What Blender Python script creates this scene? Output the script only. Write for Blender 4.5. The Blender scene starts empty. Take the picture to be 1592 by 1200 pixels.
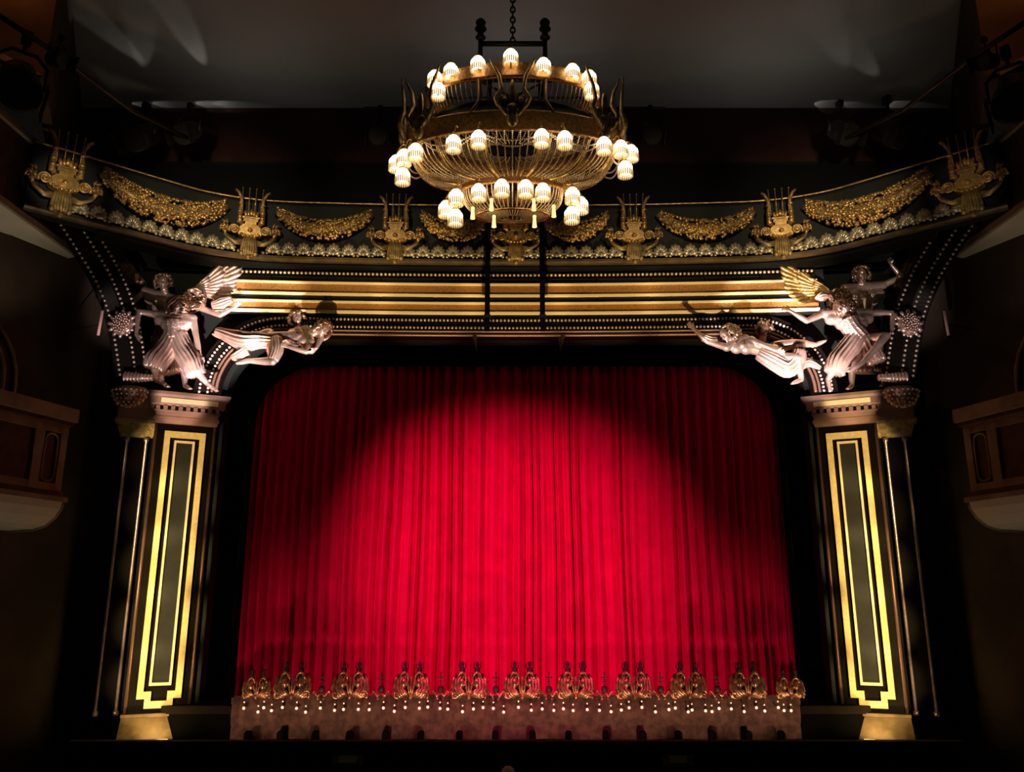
import bpy, math, random
from mathutils import Vector, Matrix
random.seed(7)
RAD = math.radians
scene = bpy.context.scene
COL = scene.collection

# ------------------------------------------------------------------ camera
FPX, CX, CY, TH, H = 1300.0, 802.0, 600.0, RAD(14.6), 3.4
cam_d = bpy.data.cameras.new('camera')
cam_d.sensor_width = 36.0
cam_d.lens = FPX / 1592.0 * 36.0
cam_d.shift_x = -(CX - 796.0) / 1592.0
cam_d.clip_end = 200
cam = bpy.data.objects.new('camera', cam_d)
COL.objects.link(cam)
cam.location = (0, 0, H)
cam.rotation_euler = (math.pi / 2 + TH, 0, 0)
scene.camera = cam
CT, ST = math.cos(TH), math.sin(TH)

def ray(px, py):
    x = (px - CX) / FPX; v = (CY - py) / FPX
    return Vector((x, CT - v * ST, ST + v * CT))
def P(px, py, Y):
    d = ray(px, py); return Vector((d.x / d.y * Y, Y, d.z / d.y * Y + H))
def PZ(px, py, zrel):
    d = ray(px, py); k = zrel / d.z
    return Vector((d.x * k, d.y * k, zrel + H))
def Z(rel): return rel + H

# ------------------------------------------------------------------ world, exposure, lights
w = bpy.data.worlds.new('World'); scene.world = w; w.use_nodes = True
bg = w.node_tree.nodes['Background']
bg.inputs[0].default_value = (1.0, 0.9, 0.8, 1); bg.inputs[1].default_value = 0.0035
vs = scene.view_settings
vs.view_transform = 'Standard'; vs.look = 'None'; vs.gamma = 1.0; vs.use_curve_mapping = False
vs.exposure = 0.0

def aim(o, target):
    d = Vector(target) - o.location
    o.rotation_euler = d.to_track_quat('-Z', 'Y').to_euler()
def spot(name, loc, target, power, col, deg, blend=0.5, radius=0.08):
    l = bpy.data.lights.new(name, 'SPOT'); l.energy = power; l.color = col
    l.spot_size = RAD(deg); l.spot_blend = blend; l.shadow_soft_size = radius
    o = bpy.data.objects.new(name, l); COL.objects.link(o); o.location = loc; aim(o, target); return o
def area(name, loc, target, power, col, sx, sy):
    l = bpy.data.lights.new(name, 'AREA'); l.energy = power; l.color = col
    l.shape = 'RECTANGLE'; l.size = sx; l.size_y = sy
    o = bpy.data.objects.new(name, l); COL.objects.link(o); o.location = loc; aim(o, target); return o

# red gelled spots on the house curtain, crossed from the two sides of the ceiling rig
for sx in (-1, 1):
    spot('curtain_spot', (sx * 5.2, 6.6, Z(5.6)), (sx * 0.1, 15.6, Z(0.35)), 5000 if sx < 0 else 2900, (1, 0.05, 0.26), 36.5, 1.0, 0.06)
# low salmon footlights on the pit rail: gilt shells, stage skirt and the hem of the curtain
for k in range(12):
    x = -4.4 + 0.8 * k
    spot('footlight', (x, 12.75, Z(-2.05)), (x, 14.0, Z(-1.52)), 52, (1, 0.54, 0.38), 62, 0.9, 0.05)
for k in range(6):
    x = -3.75 + 1.5 * k
    area('footlight_trough', (x, 14.62, Z(-1.47)), (x, 15.6, Z(-1.2)), 1.6, (1, 0.36, 0.30), 1.3, 0.06)
# warm spots in the pit for the proscenium frieze
for k in range(7):
    x = -4.8 + 1.6 * k
    spot('frieze_spot', (x * 0.9, 9.0, Z(-1.5)), (x, 14.1, Z(5.36)), 2700, (1, 0.70, 0.32), 15, 0.7, 0.06)
# pinkish spots for the statues, amber ones for the pillars
for s in (-1, 1):
    spot('statue_spot', (s * 3.4, 9.6, Z(-0.5)), (s * 5.1, 13.8, Z(4.2)), 12500, (1, 0.80, 0.76), 15.5, 0.6, 0.05)
    spot('bracket_spot', (s * 4.4, 9.4, Z(0.0)), (s * 6.45, 13.4, Z(4.35)), 1300, (1, 0.80, 0.74), 15, 0.9, 0.05)
    spot('recliner_spot', (s * 1.4, 11.2, Z(0.6)), (s * 4.0, 13.9, Z(4.5)), 3000, (1, 0.86, 0.82), 17, 0.6, 0.05)
    for zz_, pw in ((2.45, 3000), (1.55, 4200), (0.65, 5200), (-0.3, 5200), (-1.2, 4200)):
        spot('pillar_spot', (s * 7.0, 6.5, Z(-1.2)), (s * 5.84, 14.1, Z(zz_)), pw, (1, 0.74, 0.32), 10.4, 0.8, 0.05)
    spot('capital_spot', (s * 4.2, 9.2, Z(-1.0)), (s * 5.72, 13.9, Z(3.36)), 2600, (1, 0.74, 0.62) if s < 0 else (1, 0.74, 0.45), 8.5, 0.6, 0.05)
    spot('cornice_fill', (s * 4.0, 7.6, Z(5.3)), (s * 5.3, 13.4, Z(6.6)), 800, (1, 0.78, 0.48), 34, 1.0, 0.1)  # added fill, stands in for chandelier light on the cornice
    spot('cornice_fill', (s * 3.2, 7.6, Z(5.3)), (s * 2.6, 13.8, Z(6.6)), 420, (1, 0.78, 0.48), 32, 1.0, 0.1)
    spot('end_lyre_spot', (s * 4.6, 8.4, Z(4.8)), (s * 7.1, 12.0, Z(6.4)), 330 if s < 0 else 90, (1, 0.80, 0.52), 15, 0.8, 0.05)
    spot('ceiling_wash', (s * 4.6, 12.7, Z(7.2)), (s * 4.5, 12.4, Z(9.4)), 15 if s < 0 else 22, (1, 0.96, 0.90), 165, 1.0, 0.3)
    spot('box_fill', (s * 7.35, 11.6, Z(3.7)), (s * 7.9, 11.9, Z(5.8)), 34 if s < 0 else 16, (1, 0.86, 0.6), 100, 1.0, 0.1)  # added light for the cream tier soffit, no fixture here
    spot('under_box_fill', (s * 6.9, 10.4, Z(-0.6)), (s * 7.4, 11.0, Z(1.3)), 16, (1, 0.95, 0.88), 130, 1.0, 0.1)  # added light that brings up the lower box soffit
    spot('corner_fill', (s * 5.7, 8.3, Z(8.6)), (s * 7.2, 9.4, Z(8.9)), 22, (1, 0.5, 0.2), 80, 1.0, 0.1)  # added orange light for the upper corner wall, no fixture

# ------------------------------------------------------------------ materials
def mat(name, col, rough=0.5, metal=0.0, var=0.0, vscale=8.0, bump=0.0, bscale=30.0, emit=None, estr=0.0, col2=None, sheen=0.0, spec=0.5):
    m = bpy.data.materials.new(name); m.use_nodes = True
    nt = m.node_tree; b = nt.nodes['Principled BSDF']
    b.inputs['Base Color'].default_value = (*col, 1)
    b.inputs['Roughness'].default_value = rough
    b.inputs['Metallic'].default_value = metal
    b.inputs['Specular IOR Level'].default_value = spec
    if sheen:
        b.inputs['Sheen Weight'].default_value = sheen
        b.inputs['Sheen Tint'].default_value = (*col, 1)
    if var or col2:
        tc = nt.nodes.new('ShaderNodeTexCoord'); n = nt.nodes.new('ShaderNodeTexNoise')
        n.inputs['Scale'].default_value = vscale; n.inputs['Detail'].default_value = 5
        r = nt.nodes.new('ShaderNodeValToRGB')
        c2 = col2 if col2 else tuple(c * (1 - var) for c in col)
        r.color_ramp.elements[0].position = 0.38; r.color_ramp.elements[1].position = 0.62
        r.color_ramp.elements[0].color = (*c2, 1); r.color_ramp.elements[1].color = (*col, 1)
        nt.links.new(tc.outputs['Object'], n.inputs['Vector'])
        nt.links.new(n.outputs['Fac'], r.inputs['Fac']); nt.links.new(r.outputs['Color'], b.inputs['Base Color'])
    if bump:
        tc2 = nt.nodes.new('ShaderNodeTexCoord'); n2 = nt.nodes.new('ShaderNodeTexNoise')
        n2.inputs['Scale'].default_value = bscale; n2.inputs['Detail'].default_value = 4
        bp = nt.nodes.new('ShaderNodeBump'); bp.inputs['Strength'].default_value = bump; bp.inputs['Distance'].default_value = 0.02
        nt.links.new(tc2.outputs['Object'], n2.inputs['Vector'])
        nt.links.new(n2.outputs['Fac'], bp.inputs['Height']); nt.links.new(bp.outputs['Normal'], b.inputs['Normal'])
    if emit:
        b.inputs['Emission Color'].default_value = (*emit, 1); b.inputs['Emission Strength'].default_value = estr
    return m

M = {}
M['black'] = mat('black paint', (0.004, 0.004, 0.0045), 0.8, spec=0.15)
M['velour'] = mat('black velour', (0.002, 0.002, 0.002), 0.95, spec=0.05)
M['gold'] = mat('gilded plaster', (0.86, 0.56, 0.20), 0.33, 0.75, 0.45, 14, 0.25, 60)
M['gold_leaf'] = mat('bright gold leaf', (0.98, 0.74, 0.30), 0.55, 0.1, 0.12, 20)
M['old_gold'] = mat('dull old gold', (0.50, 0.36, 0.15), 0.42, 0.5, 0.5, 12, 0.3, 50)
M['band_gold'] = mat('stippled gold band', (0.46, 0.23, 0.06), 0.5, 0.2, 0.0, 55, 0.3, 90, col2=(0.24, 0.105, 0.025))
M['base_gold'] = mat('darkened gold pillar base', (0.22, 0.15, 0.065), 0.45, 0.4, 0.4, 6)  # gold darkened to offset the strong spots on the base
M['sheet'] = mat('grey music sheet', (0.10, 0.11, 0.11), 0.6)
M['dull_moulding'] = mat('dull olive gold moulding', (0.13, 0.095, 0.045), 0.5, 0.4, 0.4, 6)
M['pale_gold'] = mat('pale silvered gold', (0.66, 0.58, 0.40), 0.32, 0.55, 0.4, 16, 0.2, 60)
M['fillet'] = mat('polished gold fillet', (1.0, 0.84, 0.48), 0.45, 0.1)
M['bronze'] = mat('rose bronze', (0.82, 0.60, 0.53), 0.33, 0.78, 0.3, 5, 0.12, 25)
M['bronze_scale'] = mat('embossed bronze', (0.82, 0.60, 0.53), 0.32, 0.78, 0.3, 9, 1.0, 45)
M['bronze_hair'] = mat('dark bronze curls', (0.60, 0.41, 0.31), 0.3, 0.85, 0.4, 9)
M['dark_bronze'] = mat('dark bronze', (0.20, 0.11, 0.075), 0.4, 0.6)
M['wood'] = mat('reddish cornice wood', (0.30, 0.165, 0.115), 0.5, 0.0, 0.3, 3, 0.1, 20)
M['pearl'] = mat('silvered bead', (0.62, 0.52, 0.46), 0.25, 0.55)
M['bead_gold'] = mat('gold bead', (0.75, 0.56, 0.28), 0.3, 0.5)
M['pillar_dark'] = mat('dark lacquered pillar', (0.005, 0.003, 0.0026), 0.5, 0.0, 0.3, 3, spec=0.1)
M['pillar_grey'] = mat('grey pillar panel', (0.026, 0.024, 0.02), 0.55, 0.0, 0.25, 4, spec=0.3)
M['green_panel'] = mat('dark green panel', (0.007, 0.009, 0.008), 0.6, 0.0, 0.35, 2, spec=0.25)
M['curtain'] = mat('crimson velvet', (0.72, 0.003, 0.10), 0.9, 0.0, 0.12, 3, 0.15, 120, sheen=0.15, spec=0.1)
M['drape'] = mat('brown fringe cloth', (0.115, 0.062, 0.040), 0.9, 0.0, 0.5, 9, 0.5, 60)
M['gilt_shell'] = mat('gilt footlight shell', (0.80, 0.47, 0.25), 0.32, 0.85, 0.6, 14)
M['charred'] = mat('blackened lamp cap', (0.035, 0.02, 0.015), 0.6)
M['bulb'] = mat('glowing bulb', (1, 0.85, 0.7), 0.4, emit=(1, 0.62, 0.42), estr=1.3)
M['shade'] = mat('glowing milk glass shade', (1, 0.92, 0.75), 0.4, emit=(1, 0.80, 0.50), estr=3.6)
M['fringe'] = mat('lit glass bead fringe', (0.95, 0.8, 0.55), 0.35, emit=(1, 0.60, 0.27), estr=0.35)
M['amber_glow'] = mat('glowing amber surface', (1, 0.85, 0.55), 0.4, emit=(1, 0.66, 0.26), estr=1.5)  # glow put into the gold drop finials; also the uplight lens
M['copper'] = mat('coppery chandelier band', (0.60, 0.32, 0.11), 0.35, 0.55, 0.45, 30, 0.4, 80)
M['crystal'] = mat('crystal bead strand', (0.78, 0.62, 0.40), 0.2, 0.3)
M['iron'] = mat('dark iron', (0.02, 0.018, 0.016), 0.5, 0.6)
M['ceiling'] = mat('grey plaster ceiling', (0.30, 0.285, 0.26), 0.9, 0.0, 0.12, 0.6)
M['maroon'] = mat('maroon frieze wall', (0.050, 0.021, 0.020), 0.9, 0.0, 0.3, 1.2, spec=0.1)
M['house_wall'] = mat('brown house wall', (0.075, 0.054, 0.042), 0.9, 0.0, 0.4, 1.0, 0.1, 6, spec=0.1)
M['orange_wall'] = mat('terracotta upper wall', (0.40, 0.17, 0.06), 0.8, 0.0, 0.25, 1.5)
M['box_wood'] = mat('box front plaster', (0.25, 0.185, 0.13), 0.8, 0.0, 0.3, 3, spec=0.1)
M['box_panel'] = mat('maroon box panel', (0.095, 0.052, 0.042), 0.8, 0.0, 0.3, 5, spec=0.1)
M['cream'] = mat('cream soffit', (0.42, 0.39, 0.33), 0.85, 0.0, 0.1, 2, spec=0.1)
M['boards'] = mat('dark stage boards', (0.010, 0.006, 0.005), 0.8, 0.0, 0.3, 3, spec=0.1)
M['lens'] = mat('grey lamp lens', (0.35, 0.38, 0.38), 0.15)
M['skin'] = mat('skin', (0.5, 0.33, 0.25), 0.6)
M['grey_hair'] = mat('grey hair', (0.45, 0.44, 0.40), 0.7, 0.0, 0.4, 40)

# ------------------------------------------------------------------ mesh helpers
class MB:
    def __init__(s): s.v = []; s.f = []; s.sm = []
    def add(s, vs, fs, smooth=False, mx=None):
        o = len(s.v)
        for p in vs:
            s.v.append(tuple(mx @ Vector(p)) if mx is not None else tuple(p))
        for f in fs:
            s.f.append(tuple(i + o for i in f)); s.sm.append(smooth)
        return s
    def box(s, c, d, mx=None):
        x, y, z = c; a, b, e = d[0] / 2, d[1] / 2, d[2] / 2
        vs = [(x - a, y - b, z - e), (x + a, y - b, z - e), (x + a, y + b, z - e), (x - a, y + b, z - e),
              (x - a, y - b, z + e), (x + a, y - b, z + e), (x + a, y + b, z + e), (x - a, y + b, z + e)]
        return s.add(vs, [(3, 2, 1, 0), (4, 5, 6, 7), (0, 1, 5, 4), (1, 2, 6, 5), (2, 3, 7, 6), (3, 0, 4, 7)], False, mx)
    def frustum(s, z0, d0, z1, d1, c=(0, 0), mx=None):
        vs = []
        for zz, d in ((z0, d0), (z1, d1)):
            a, b = d[0] / 2, d[1] / 2
            vs += [(c[0] - a, c[1] - b, zz), (c[0] + a, c[1] - b, zz), (c[0] + a, c[1] + b, zz), (c[0] - a, c[1] + b, zz)]
        return s.add(vs, [(3, 2, 1, 0), (4, 5, 6, 7), (0, 1, 5, 4), (1, 2, 6, 5), (2, 3, 7, 6), (3, 0, 4, 7)], False, mx)
    def tube(s, pts, rad, n=8, cap=True, flat=1.0, round_caps=False, mx=None):
        pts = [Vector(p) for p in pts]; k = len(pts)
        rads = list(rad) if hasattr(rad, '__len__') else [rad] * k
        if round_caps:
            a = (pts[0] - pts[1]).normalized(); b = (pts[-1] - pts[-2]).normalized()
            r0, r1 = rads[0], rads[-1]
            q0 = [(pts[0] + a * r0 * math.sin(t), r0 * math.cos(t)) for t in (1.45, 1.05, 0.55)]
            q1 = [(pts[-1] + b * r1 * math.sin(t), r1 * math.cos(t)) for t in (0.55, 1.05, 1.45)]
            pts = [q[0] for q in q0] + pts + [q[0] for q in q1]
            rads = [q[1] for q in q0] + rads + [q[1] for q in q1]; k = len(pts)
        vs = []; ref = None
        for i in range(k):
            t = (pts[min(i + 1, k - 1)] - pts[max(i - 1, 0)])
            t = t.normalized() if t.length > 1e-9 else Vector((0, 0, 1))
            if ref is None:
                ref = Vector((0, 1, 0)) if abs(t.y) < 0.9 else Vector((1, 0, 0))
            u = (ref - t * ref.dot(t))
            u = u.normalized() if u.length > 1e-6 else t.orthogonal().normalized()
            ref = u; b = t.cross(u)
            for j in range(n):
                a = 2 * math.pi * j / n
                vs.append(pts[i] + (u * math.cos(a) * flat + b * math.sin(a)) * rads[i])
        fs = []
        for i in range(k - 1):
            for j in range(n):
                fs.append((i * n + j, i * n + (j + 1) % n, (i + 1) * n + (j + 1) % n, (i + 1) * n + j))
        if cap:
            fs.append(tuple(reversed(range(n)))); fs.append(tuple((k - 1) * n + j for j in range(n)))
        return s.add(vs, fs, True, mx)
    def ball(s, c, r, nu=8, nv=5, mx=None):
        r = r if hasattr(r, '__len__') else (r, r, r)
        c = Vector(c); vs = [c + Vector((0, 0, r[2]))]
        for i in range(1, nv):
            t = math.pi * i / nv
            for j in range(nu):
                a = 2 * math.pi * j / nu
                vs.append(c + Vector((r[0] * math.sin(t) * math.cos(a), r[1] * math.sin(t) * math.sin(a), r[2] * math.cos(t))))
        vs.append(c - Vector((0, 0, r[2]))); L = len(vs) - 1; fs = []
        for j in range(nu):
            fs.append((0, 1 + j, 1 + (j + 1) % nu)); b = 1 + (nv - 2) * nu
            fs.append((L, b + (j + 1) % nu, b + j))
        for i in range(nv - 2):
            for j in range(nu):
                a = 1 + i * nu
                fs.append((a + j, a + nu + j, a + nu + (j + 1) % nu, a + (j + 1) % nu))
        return s.add(vs, fs, True, mx)
    def ellip(s, c, r, rot, nu=8, nv=6):
        mx = Matrix.Translation(Vector(c)) @ rot.to_4x4()
        return s.ball((0, 0, 0), r, nu, nv, mx)
    def lathe(s, prof, n=16, c=(0, 0, 0), sx=1.0, sy=1.0, mx=None, closed=False):
        vs = []; k = len(prof)
        for r, z in prof:
            for j in range(n):
                a = 2 * math.pi * j / n
                vs.append((c[0] + r * sx * math.cos(a), c[1] + r * sy * math.sin(a), c[2] + z))
        fs = []
        for i in range(k if closed else k - 1):
            i2 = (i + 1) % k
            for j in range(n):
                fs.append((i * n + j, i * n + (j + 1) % n, i2 * n + (j + 1) % n, i2 * n + j))
        if not closed:
            fs.append(tuple(reversed(range(n)))); fs.append(tuple((k - 1) * n + j for j in range(n)))
        return s.add(vs, fs, True, mx)
    def prism(s, poly, y0, y1, mx=None, smooth=False):
        n = len(poly)
        vs = [(x, y0, z) for x, z in poly] + [(x, y1, z) for x, z in poly]
        fs = [tuple(range(n)), tuple(reversed(range(n, 2 * n)))]
        for i in range(n):
            j = (i + 1) % n; fs.append((j, i, n + i, n + j))
        return s.add(vs, fs, smooth, mx)
    def frame(s, outer, inner, y0, y1, mx=None):
        n = len(outer)
        vs = [(x, y0, z) for x, z in outer] + [(x, y0, z) for x, z in inner] + [(x, y1, z) for x, z in outer] + [(x, y1, z) for x, z in inner]
        fs = []
        for i in range(n):
            j = (i + 1) % n
            fs += [(i, j, n + j, n + i), (2 * n + j, 2 * n + i, 3 * n + i, 3 * n + j), (j, i, 2 * n + i, 2 * n + j), (n + i, n + j, 3 * n + j, 3 * n + i)]
        return s.add(vs, fs, False, mx)
    def sweep(s, path, prof, smooth=False, closed_prof=True):
        """path: [(point, normal, up)]; prof: [(u along normal, w along up)]"""
        n = len(prof); vs = []
        for p, nn, up in path:
            for u, w_ in prof: vs.append(p + nn * u + up * w_)
        fs = []
        for i in range(len(path) - 1):
            for j in range(n if closed_prof else n - 1):
                k = (j + 1) % n
                fs.append((i * n + j, i * n + k, (i + 1) * n + k, (i + 1) * n + j))
        if closed_prof:
            fs.append(tuple(range(n))); fs.append(tuple(reversed(range((len(path) - 1) * n, len(path) * n))))
        return s.add(vs, fs, smooth)
    def mesh(s, name, m):
        me = bpy.data.meshes.new(name); me.from_pydata(s.v, [], s.f)
        me.polygons.foreach_set('use_smooth', s.sm); me.materials.append(m); me.update(); return me
    def build(s, name, m, parent=None, *a, **kw):
        return link(name, s.mesh(name, m), parent, *a, **kw)

def link(name, me, parent=None, label=None, cat=None, group=None, kind=None, mx=None):
    o = bpy.data.objects.new(name, me); COL.objects.link(o)
    if parent is not None: o.parent = parent
    if mx is not None: o.matrix_local = mx
    if label: o['label'] = label
    if cat: o['category'] = cat
    if group: o['group'] = group
    if kind: o['kind'] = kind
    return o
def thing(name, label, cat, loc=(0, 0, 0), rz=0.0, group=None, kind=None):
    o = link(name, None, None, label, cat, group, kind)
    o.location = loc; o.rotation_euler = (0, 0, rz); o.empty_display_size = 0.1; return o
def reparent_world(parent):
    """matrix to give children whose vertices are world coordinates"""
    return (Matrix.Translation(parent.location) @ parent.rotation_euler.to_matrix().to_4x4()).inverted()
UP = Vector((0, 0, 1))
PL = {-1: 'left', 1: 'right'}

# ------------------------------------------------------------------ the proscenium curve (plan of the upper cornice)
CP = [(0, 14.0), (1.6, 13.98), (3.12, 13.92), (4.48, 13.80), (5.42, 13.48), (6.1, 13.0), (7.26, 12.05), (7.60, 11.78)]
CP = [(-x, y) for x, y in reversed(CP[1:])] + CP
def _crom(pts, n=14):
    out = []
    for i in range(len(pts) - 1):
        p0 = Vector(pts[max(i - 1, 0)]); p1 = Vector(pts[i]); p2 = Vector(pts[i + 1]); p3 = Vector(pts[min(i + 2, len(pts) - 1)])
        for k in range(n):
            t = k / n
            out.append(0.5 * (2 * p1 + (p2 - p0) * t + (2 * p0 - 5 * p1 + 4 * p2 - p3) * t * t + (3 * p1 - p0 - 3 * p2 + p3) * t ** 3))
    out.append(Vector(pts[-1])); return out
CURVE = _crom(CP)
CL = [0.0]
for i in range(1, len(CURVE)): CL.append(CL[-1] + (CURVE[i] - CURVE[i - 1]).length)
def cpt(sv):
    """(point2d, normal2d towards the audience) at arc length sv"""
    sv = max(0.0, min(CL[-1] - 1e-4, sv)); i = 0
    while CL[i + 1] < sv: i += 1
    t = (sv - CL[i]) / (CL[i + 1] - CL[i])
    p = CURVE[i].lerp(CURVE[i + 1], t)
    a = CURVE[max(i - 1, 0)]; b = CURVE[min(i + 2, len(CURVE) - 1)]
    tg = (b - a).normalized()
    return p, Vector((tg.y, -tg.x))
def s_at_px(px, py):
    d = ray(px, py); r = d.x / d.y; best = None
    for k in range(1601):
        sv = CL[-1] * k / 1600; p, n = cpt(sv)
        e = abs(p.x / p.y - r)
        if best is None or e < best[0]: best = (e, sv)
    return best[1]
def cpath(s0, s1, n, z, off=0.0):
    out = []
    for k in range(n + 1):
        p, nn = cpt(s0 + (s1 - s0) * k / n)
        n3 = Vector((nn.x, nn.y, 0)); out.append((Vector((p.x, p.y, z)) + n3 * off, n3, UP))
    return out
STOT = CL[-1]

# ================================================================== STRUCTURE
MB().box((0, 6, -0.1), (24, 26, 0.2)).build('floor', M['black'], None, 'black floor of the dark orchestra pit', 'floor', kind='structure')
MB().box((0, 16.2, Z(-1.62)), (11.2, 4.3, 0.12)).build('floor_stage', M['boards'], None, 'dark stage boards behind the gilt footlights', 'floor', kind='structure')
MB().box((0, 14.13, Z(-1.68) / 2), (12.6, 0.12, Z(-1.68))).build('wall_stage_front', M['velour'], None, 'black wall below the stage edge', 'wall', kind='structure')

# proscenium wall with arched opening
HW, RC, ZT = 5.15, 1.05, 4.60
def arch_pts(hw, rc, zt, n=10):
    pts = []
    for k in range(n + 1):
        a = math.pi - k / n * math.pi / 2
        pts.append((-hw + rc + rc * math.cos(a), zt - rc + rc * math.sin(a)))
    return pts + [(-x, z) for x, z in reversed(pts)]
def arch_wall(name, hw, rc, zt, X, zb, ztop, y0, y1, m, label):
    a = arch_pts(hw, rc, zt); poly = [(-X, Z(zb)), (-X, Z(ztop)), (X, Z(ztop)), (X, Z(zb)), (hw, Z(zb))]
    inner = [(x, Z(z)) for x, z in a]
    b = MB()
    # build as quads from arch points up to the top line, plus side slabs
    vs = []; fs = []
    xs = [-X] + [p[0] for p in inner] + [X]
    lo = [Z(zb)] + [p[1] for p in inner] + [Z(zb)]
    def quad(p, q, r, t): 
        b.add([p, q, r, t], [(0, 1, 2, 3)])
    for i in range(len(inner) - 1):
        (x0, z0), (x1, z1) = inner[i], inner[i + 1]
        for y in (y0, y1): quad((x0, y, z0), (x1, y, z1), (x1, y, Z(ztop)), (x0, y, Z(ztop)))
        quad((x0, y0, z0), (x1, y0, z1), (x1, y1, z1), (x0, y1, z0))
    for sx in (-1, 1):
        for y in (y0, y1): quad((sx * X, y, Z(zb)), (sx * hw, y, Z(zb)), (sx * hw, y, Z(ztop)), (sx * X, y, Z(ztop)))
        quad((sx * hw, y0, Z(zb)), (sx * hw, y0, Z(zt - rc)), (sx * hw, y1, Z(zt - rc)), (sx * hw, y1, Z(zb)))
    return b.build(name, m, None, label, 'wall', kind='structure')
arch_wall('wall_proscenium', HW, RC, ZT, 7.4, -3.4, 8.2, 14.42, 14.7, M['green_panel'], 'dark proscenium wall behind the gilt frieze')
arch_wall('wall_portal', 4.86, 1.12, 4.36, 7.4, -3.4, 8.2, 15.2, 15.28, M['velour'], 'black inner portal with rounded corners around the red curtain')
for s in (-1, 1):
    MB().box((s * 5.75, 14.95, Z(0.5)), (0.9, 0.46, 7.8)).build('wall_reveal_' + PL[s], M['velour'], None, 'black side of the proscenium opening beside the %s pillar' % PL[s], 'wall', kind='structure')
# maroon band wall over the cornice and grey ceiling
MB().box((0, 14.55, Z(8.75)), (17.6, 0.2, 1.5)).build('wall_upper', M['maroon'], None, 'dim maroon wall above the cornice, under the grey ceiling', 'wall', kind='structure')
MB().box((0, 14.45, Z(7.6)), (17.6, 0.3, 0.95)).build('wall_black_band', M['black'], None, 'black band of wall just above the gilded cornice', 'wall', kind='structure')
MB().box((0, 10.2, Z(9.45)), (18.5, 9.0, 0.14)).build('ceiling', M['ceiling'], None, 'plain grey ceiling above the chandelier', 'ceiling', kind='structure')
# side walls, splayed
for s in (-1, 1):
    a = Vector((s * 7.2, 14.6)); b_ = Vector((s * 9.2, 9.6)); d = (b_ - a); e = Vector((s * 10.2, 5.0))
    for nm, p, q, z0, z1, m, lb in (('wall_' + PL[s], a, b_, 0, Z(7.2), 'house_wall', 'dark brown splayed house wall holding the %s boxes' % PL[s]),
                                    ('wall_' + PL[s] + '_rear', b_, e, 0, Z(7.2), 'house_wall', 'dark brown house wall at the far %s of the auditorium' % PL[s]),
                                    ('wall_' + PL[s] + '_upper', Vector((s * 8.5, 14.5)), Vector((s * 6.65, 10.3)), Z(7.2), Z(9.5), 'house_wall', 'dark upper wall at the %s edge of the ceiling' % PL[s]),
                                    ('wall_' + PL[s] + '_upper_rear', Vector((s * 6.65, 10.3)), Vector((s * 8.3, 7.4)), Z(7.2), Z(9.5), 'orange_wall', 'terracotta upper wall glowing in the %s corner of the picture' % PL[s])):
        dn = (q - p).normalized(); nn = Vector((dn.y, -dn.x)) * (0.15)
        if nn.x * s < 0: nn = -nn
        vs = []
        for zz in (z0, z1):
            for k in (p, q, q + nn, p + nn): vs.append((k.x, k.y, zz))
        MB().add(vs, [(3, 2, 1, 0), (4, 5, 6, 7), (0, 1, 5, 4), (1, 2, 6, 5), (2, 3, 7, 6), (3, 0, 4, 7)]).build(nm, M[m], None, lb, 'wall', kind='structure')

# ================================================================== CURTAIN
def make_curtain():
    rnd = random.Random(3)
    X0, X1, z0, z1 = -5.05, 5.05, Z(-1.555), Z(4.6)
    nx, nz = 900, 34
    ph = [0.0]; amp = []; f = 2 * math.pi / 0.17; A = 0.05; tgt_f, tgt_A = f, A
    dx = (X1 - X0) / nx
    for i in range(nx + 1):
        if i % 13 == 0:
            tgt_f = 2 * math.pi / rnd.uniform(0.11, 0.30); tgt_A = rnd.choice([0.05, 0.07, 0.09, 0.13, 0.17])
        f += (tgt_f - f) * 0.12; A += (tgt_A - A) * 0.1
        ph.append(ph[-1] + f * dx); amp.append(A)
    vs = []; fs = []
    for k in range(nz + 1):
        t = k / nz; z = z0 + (z1 - z0) * t
        for i in range(nx + 1):
            x = X0 + dx * i
            c = 0.5 + 0.5 * math.cos(ph[i] + 0.5 * math.sin(3.1 * t + x * 1.3) + 0.35 * math.sin(7 * t + x * 2.7))
            y = 15.62 - amp[i] * 1.25 * (1.15 - 0.3 * t) * 1.15 * (c ** 0.55) - 0.03 * math.sin(x * 2.1 + t * 1.5)
            vs.append((x + 0.02 * math.sin(4 * t + x), y, z))
    n = nx + 1
    for k in range(nz):
        for i in range(nx):
            a = k * n + i; fs.append((a, a + 1, a + n + 1, a + n))
    return MB().add(vs, fs, True)
cur = thing('stage_curtain', 'tall pleated crimson velvet curtain closed across the stage', 'curtain', (0, 15.6, Z(-1.555)))
make_curtain().build('curtain_cloth', M['curtain'], cur, mx=reparent_world(cur))
hem = MB()
hem.sweep([(Vector((-5.05 + 10.1 * k / 40, 15.53 + 0.02 * math.sin(k * 1.7), Z(-1.53))), Vector((0, -1, 0)), UP) for k in range(41)], [(0, -0.02), (0.03, -0.02), (0.03, 0.02), (0, 0.02)])
hem.build('hem', M['curtain'], cur, mx=reparent_world(cur))

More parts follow.
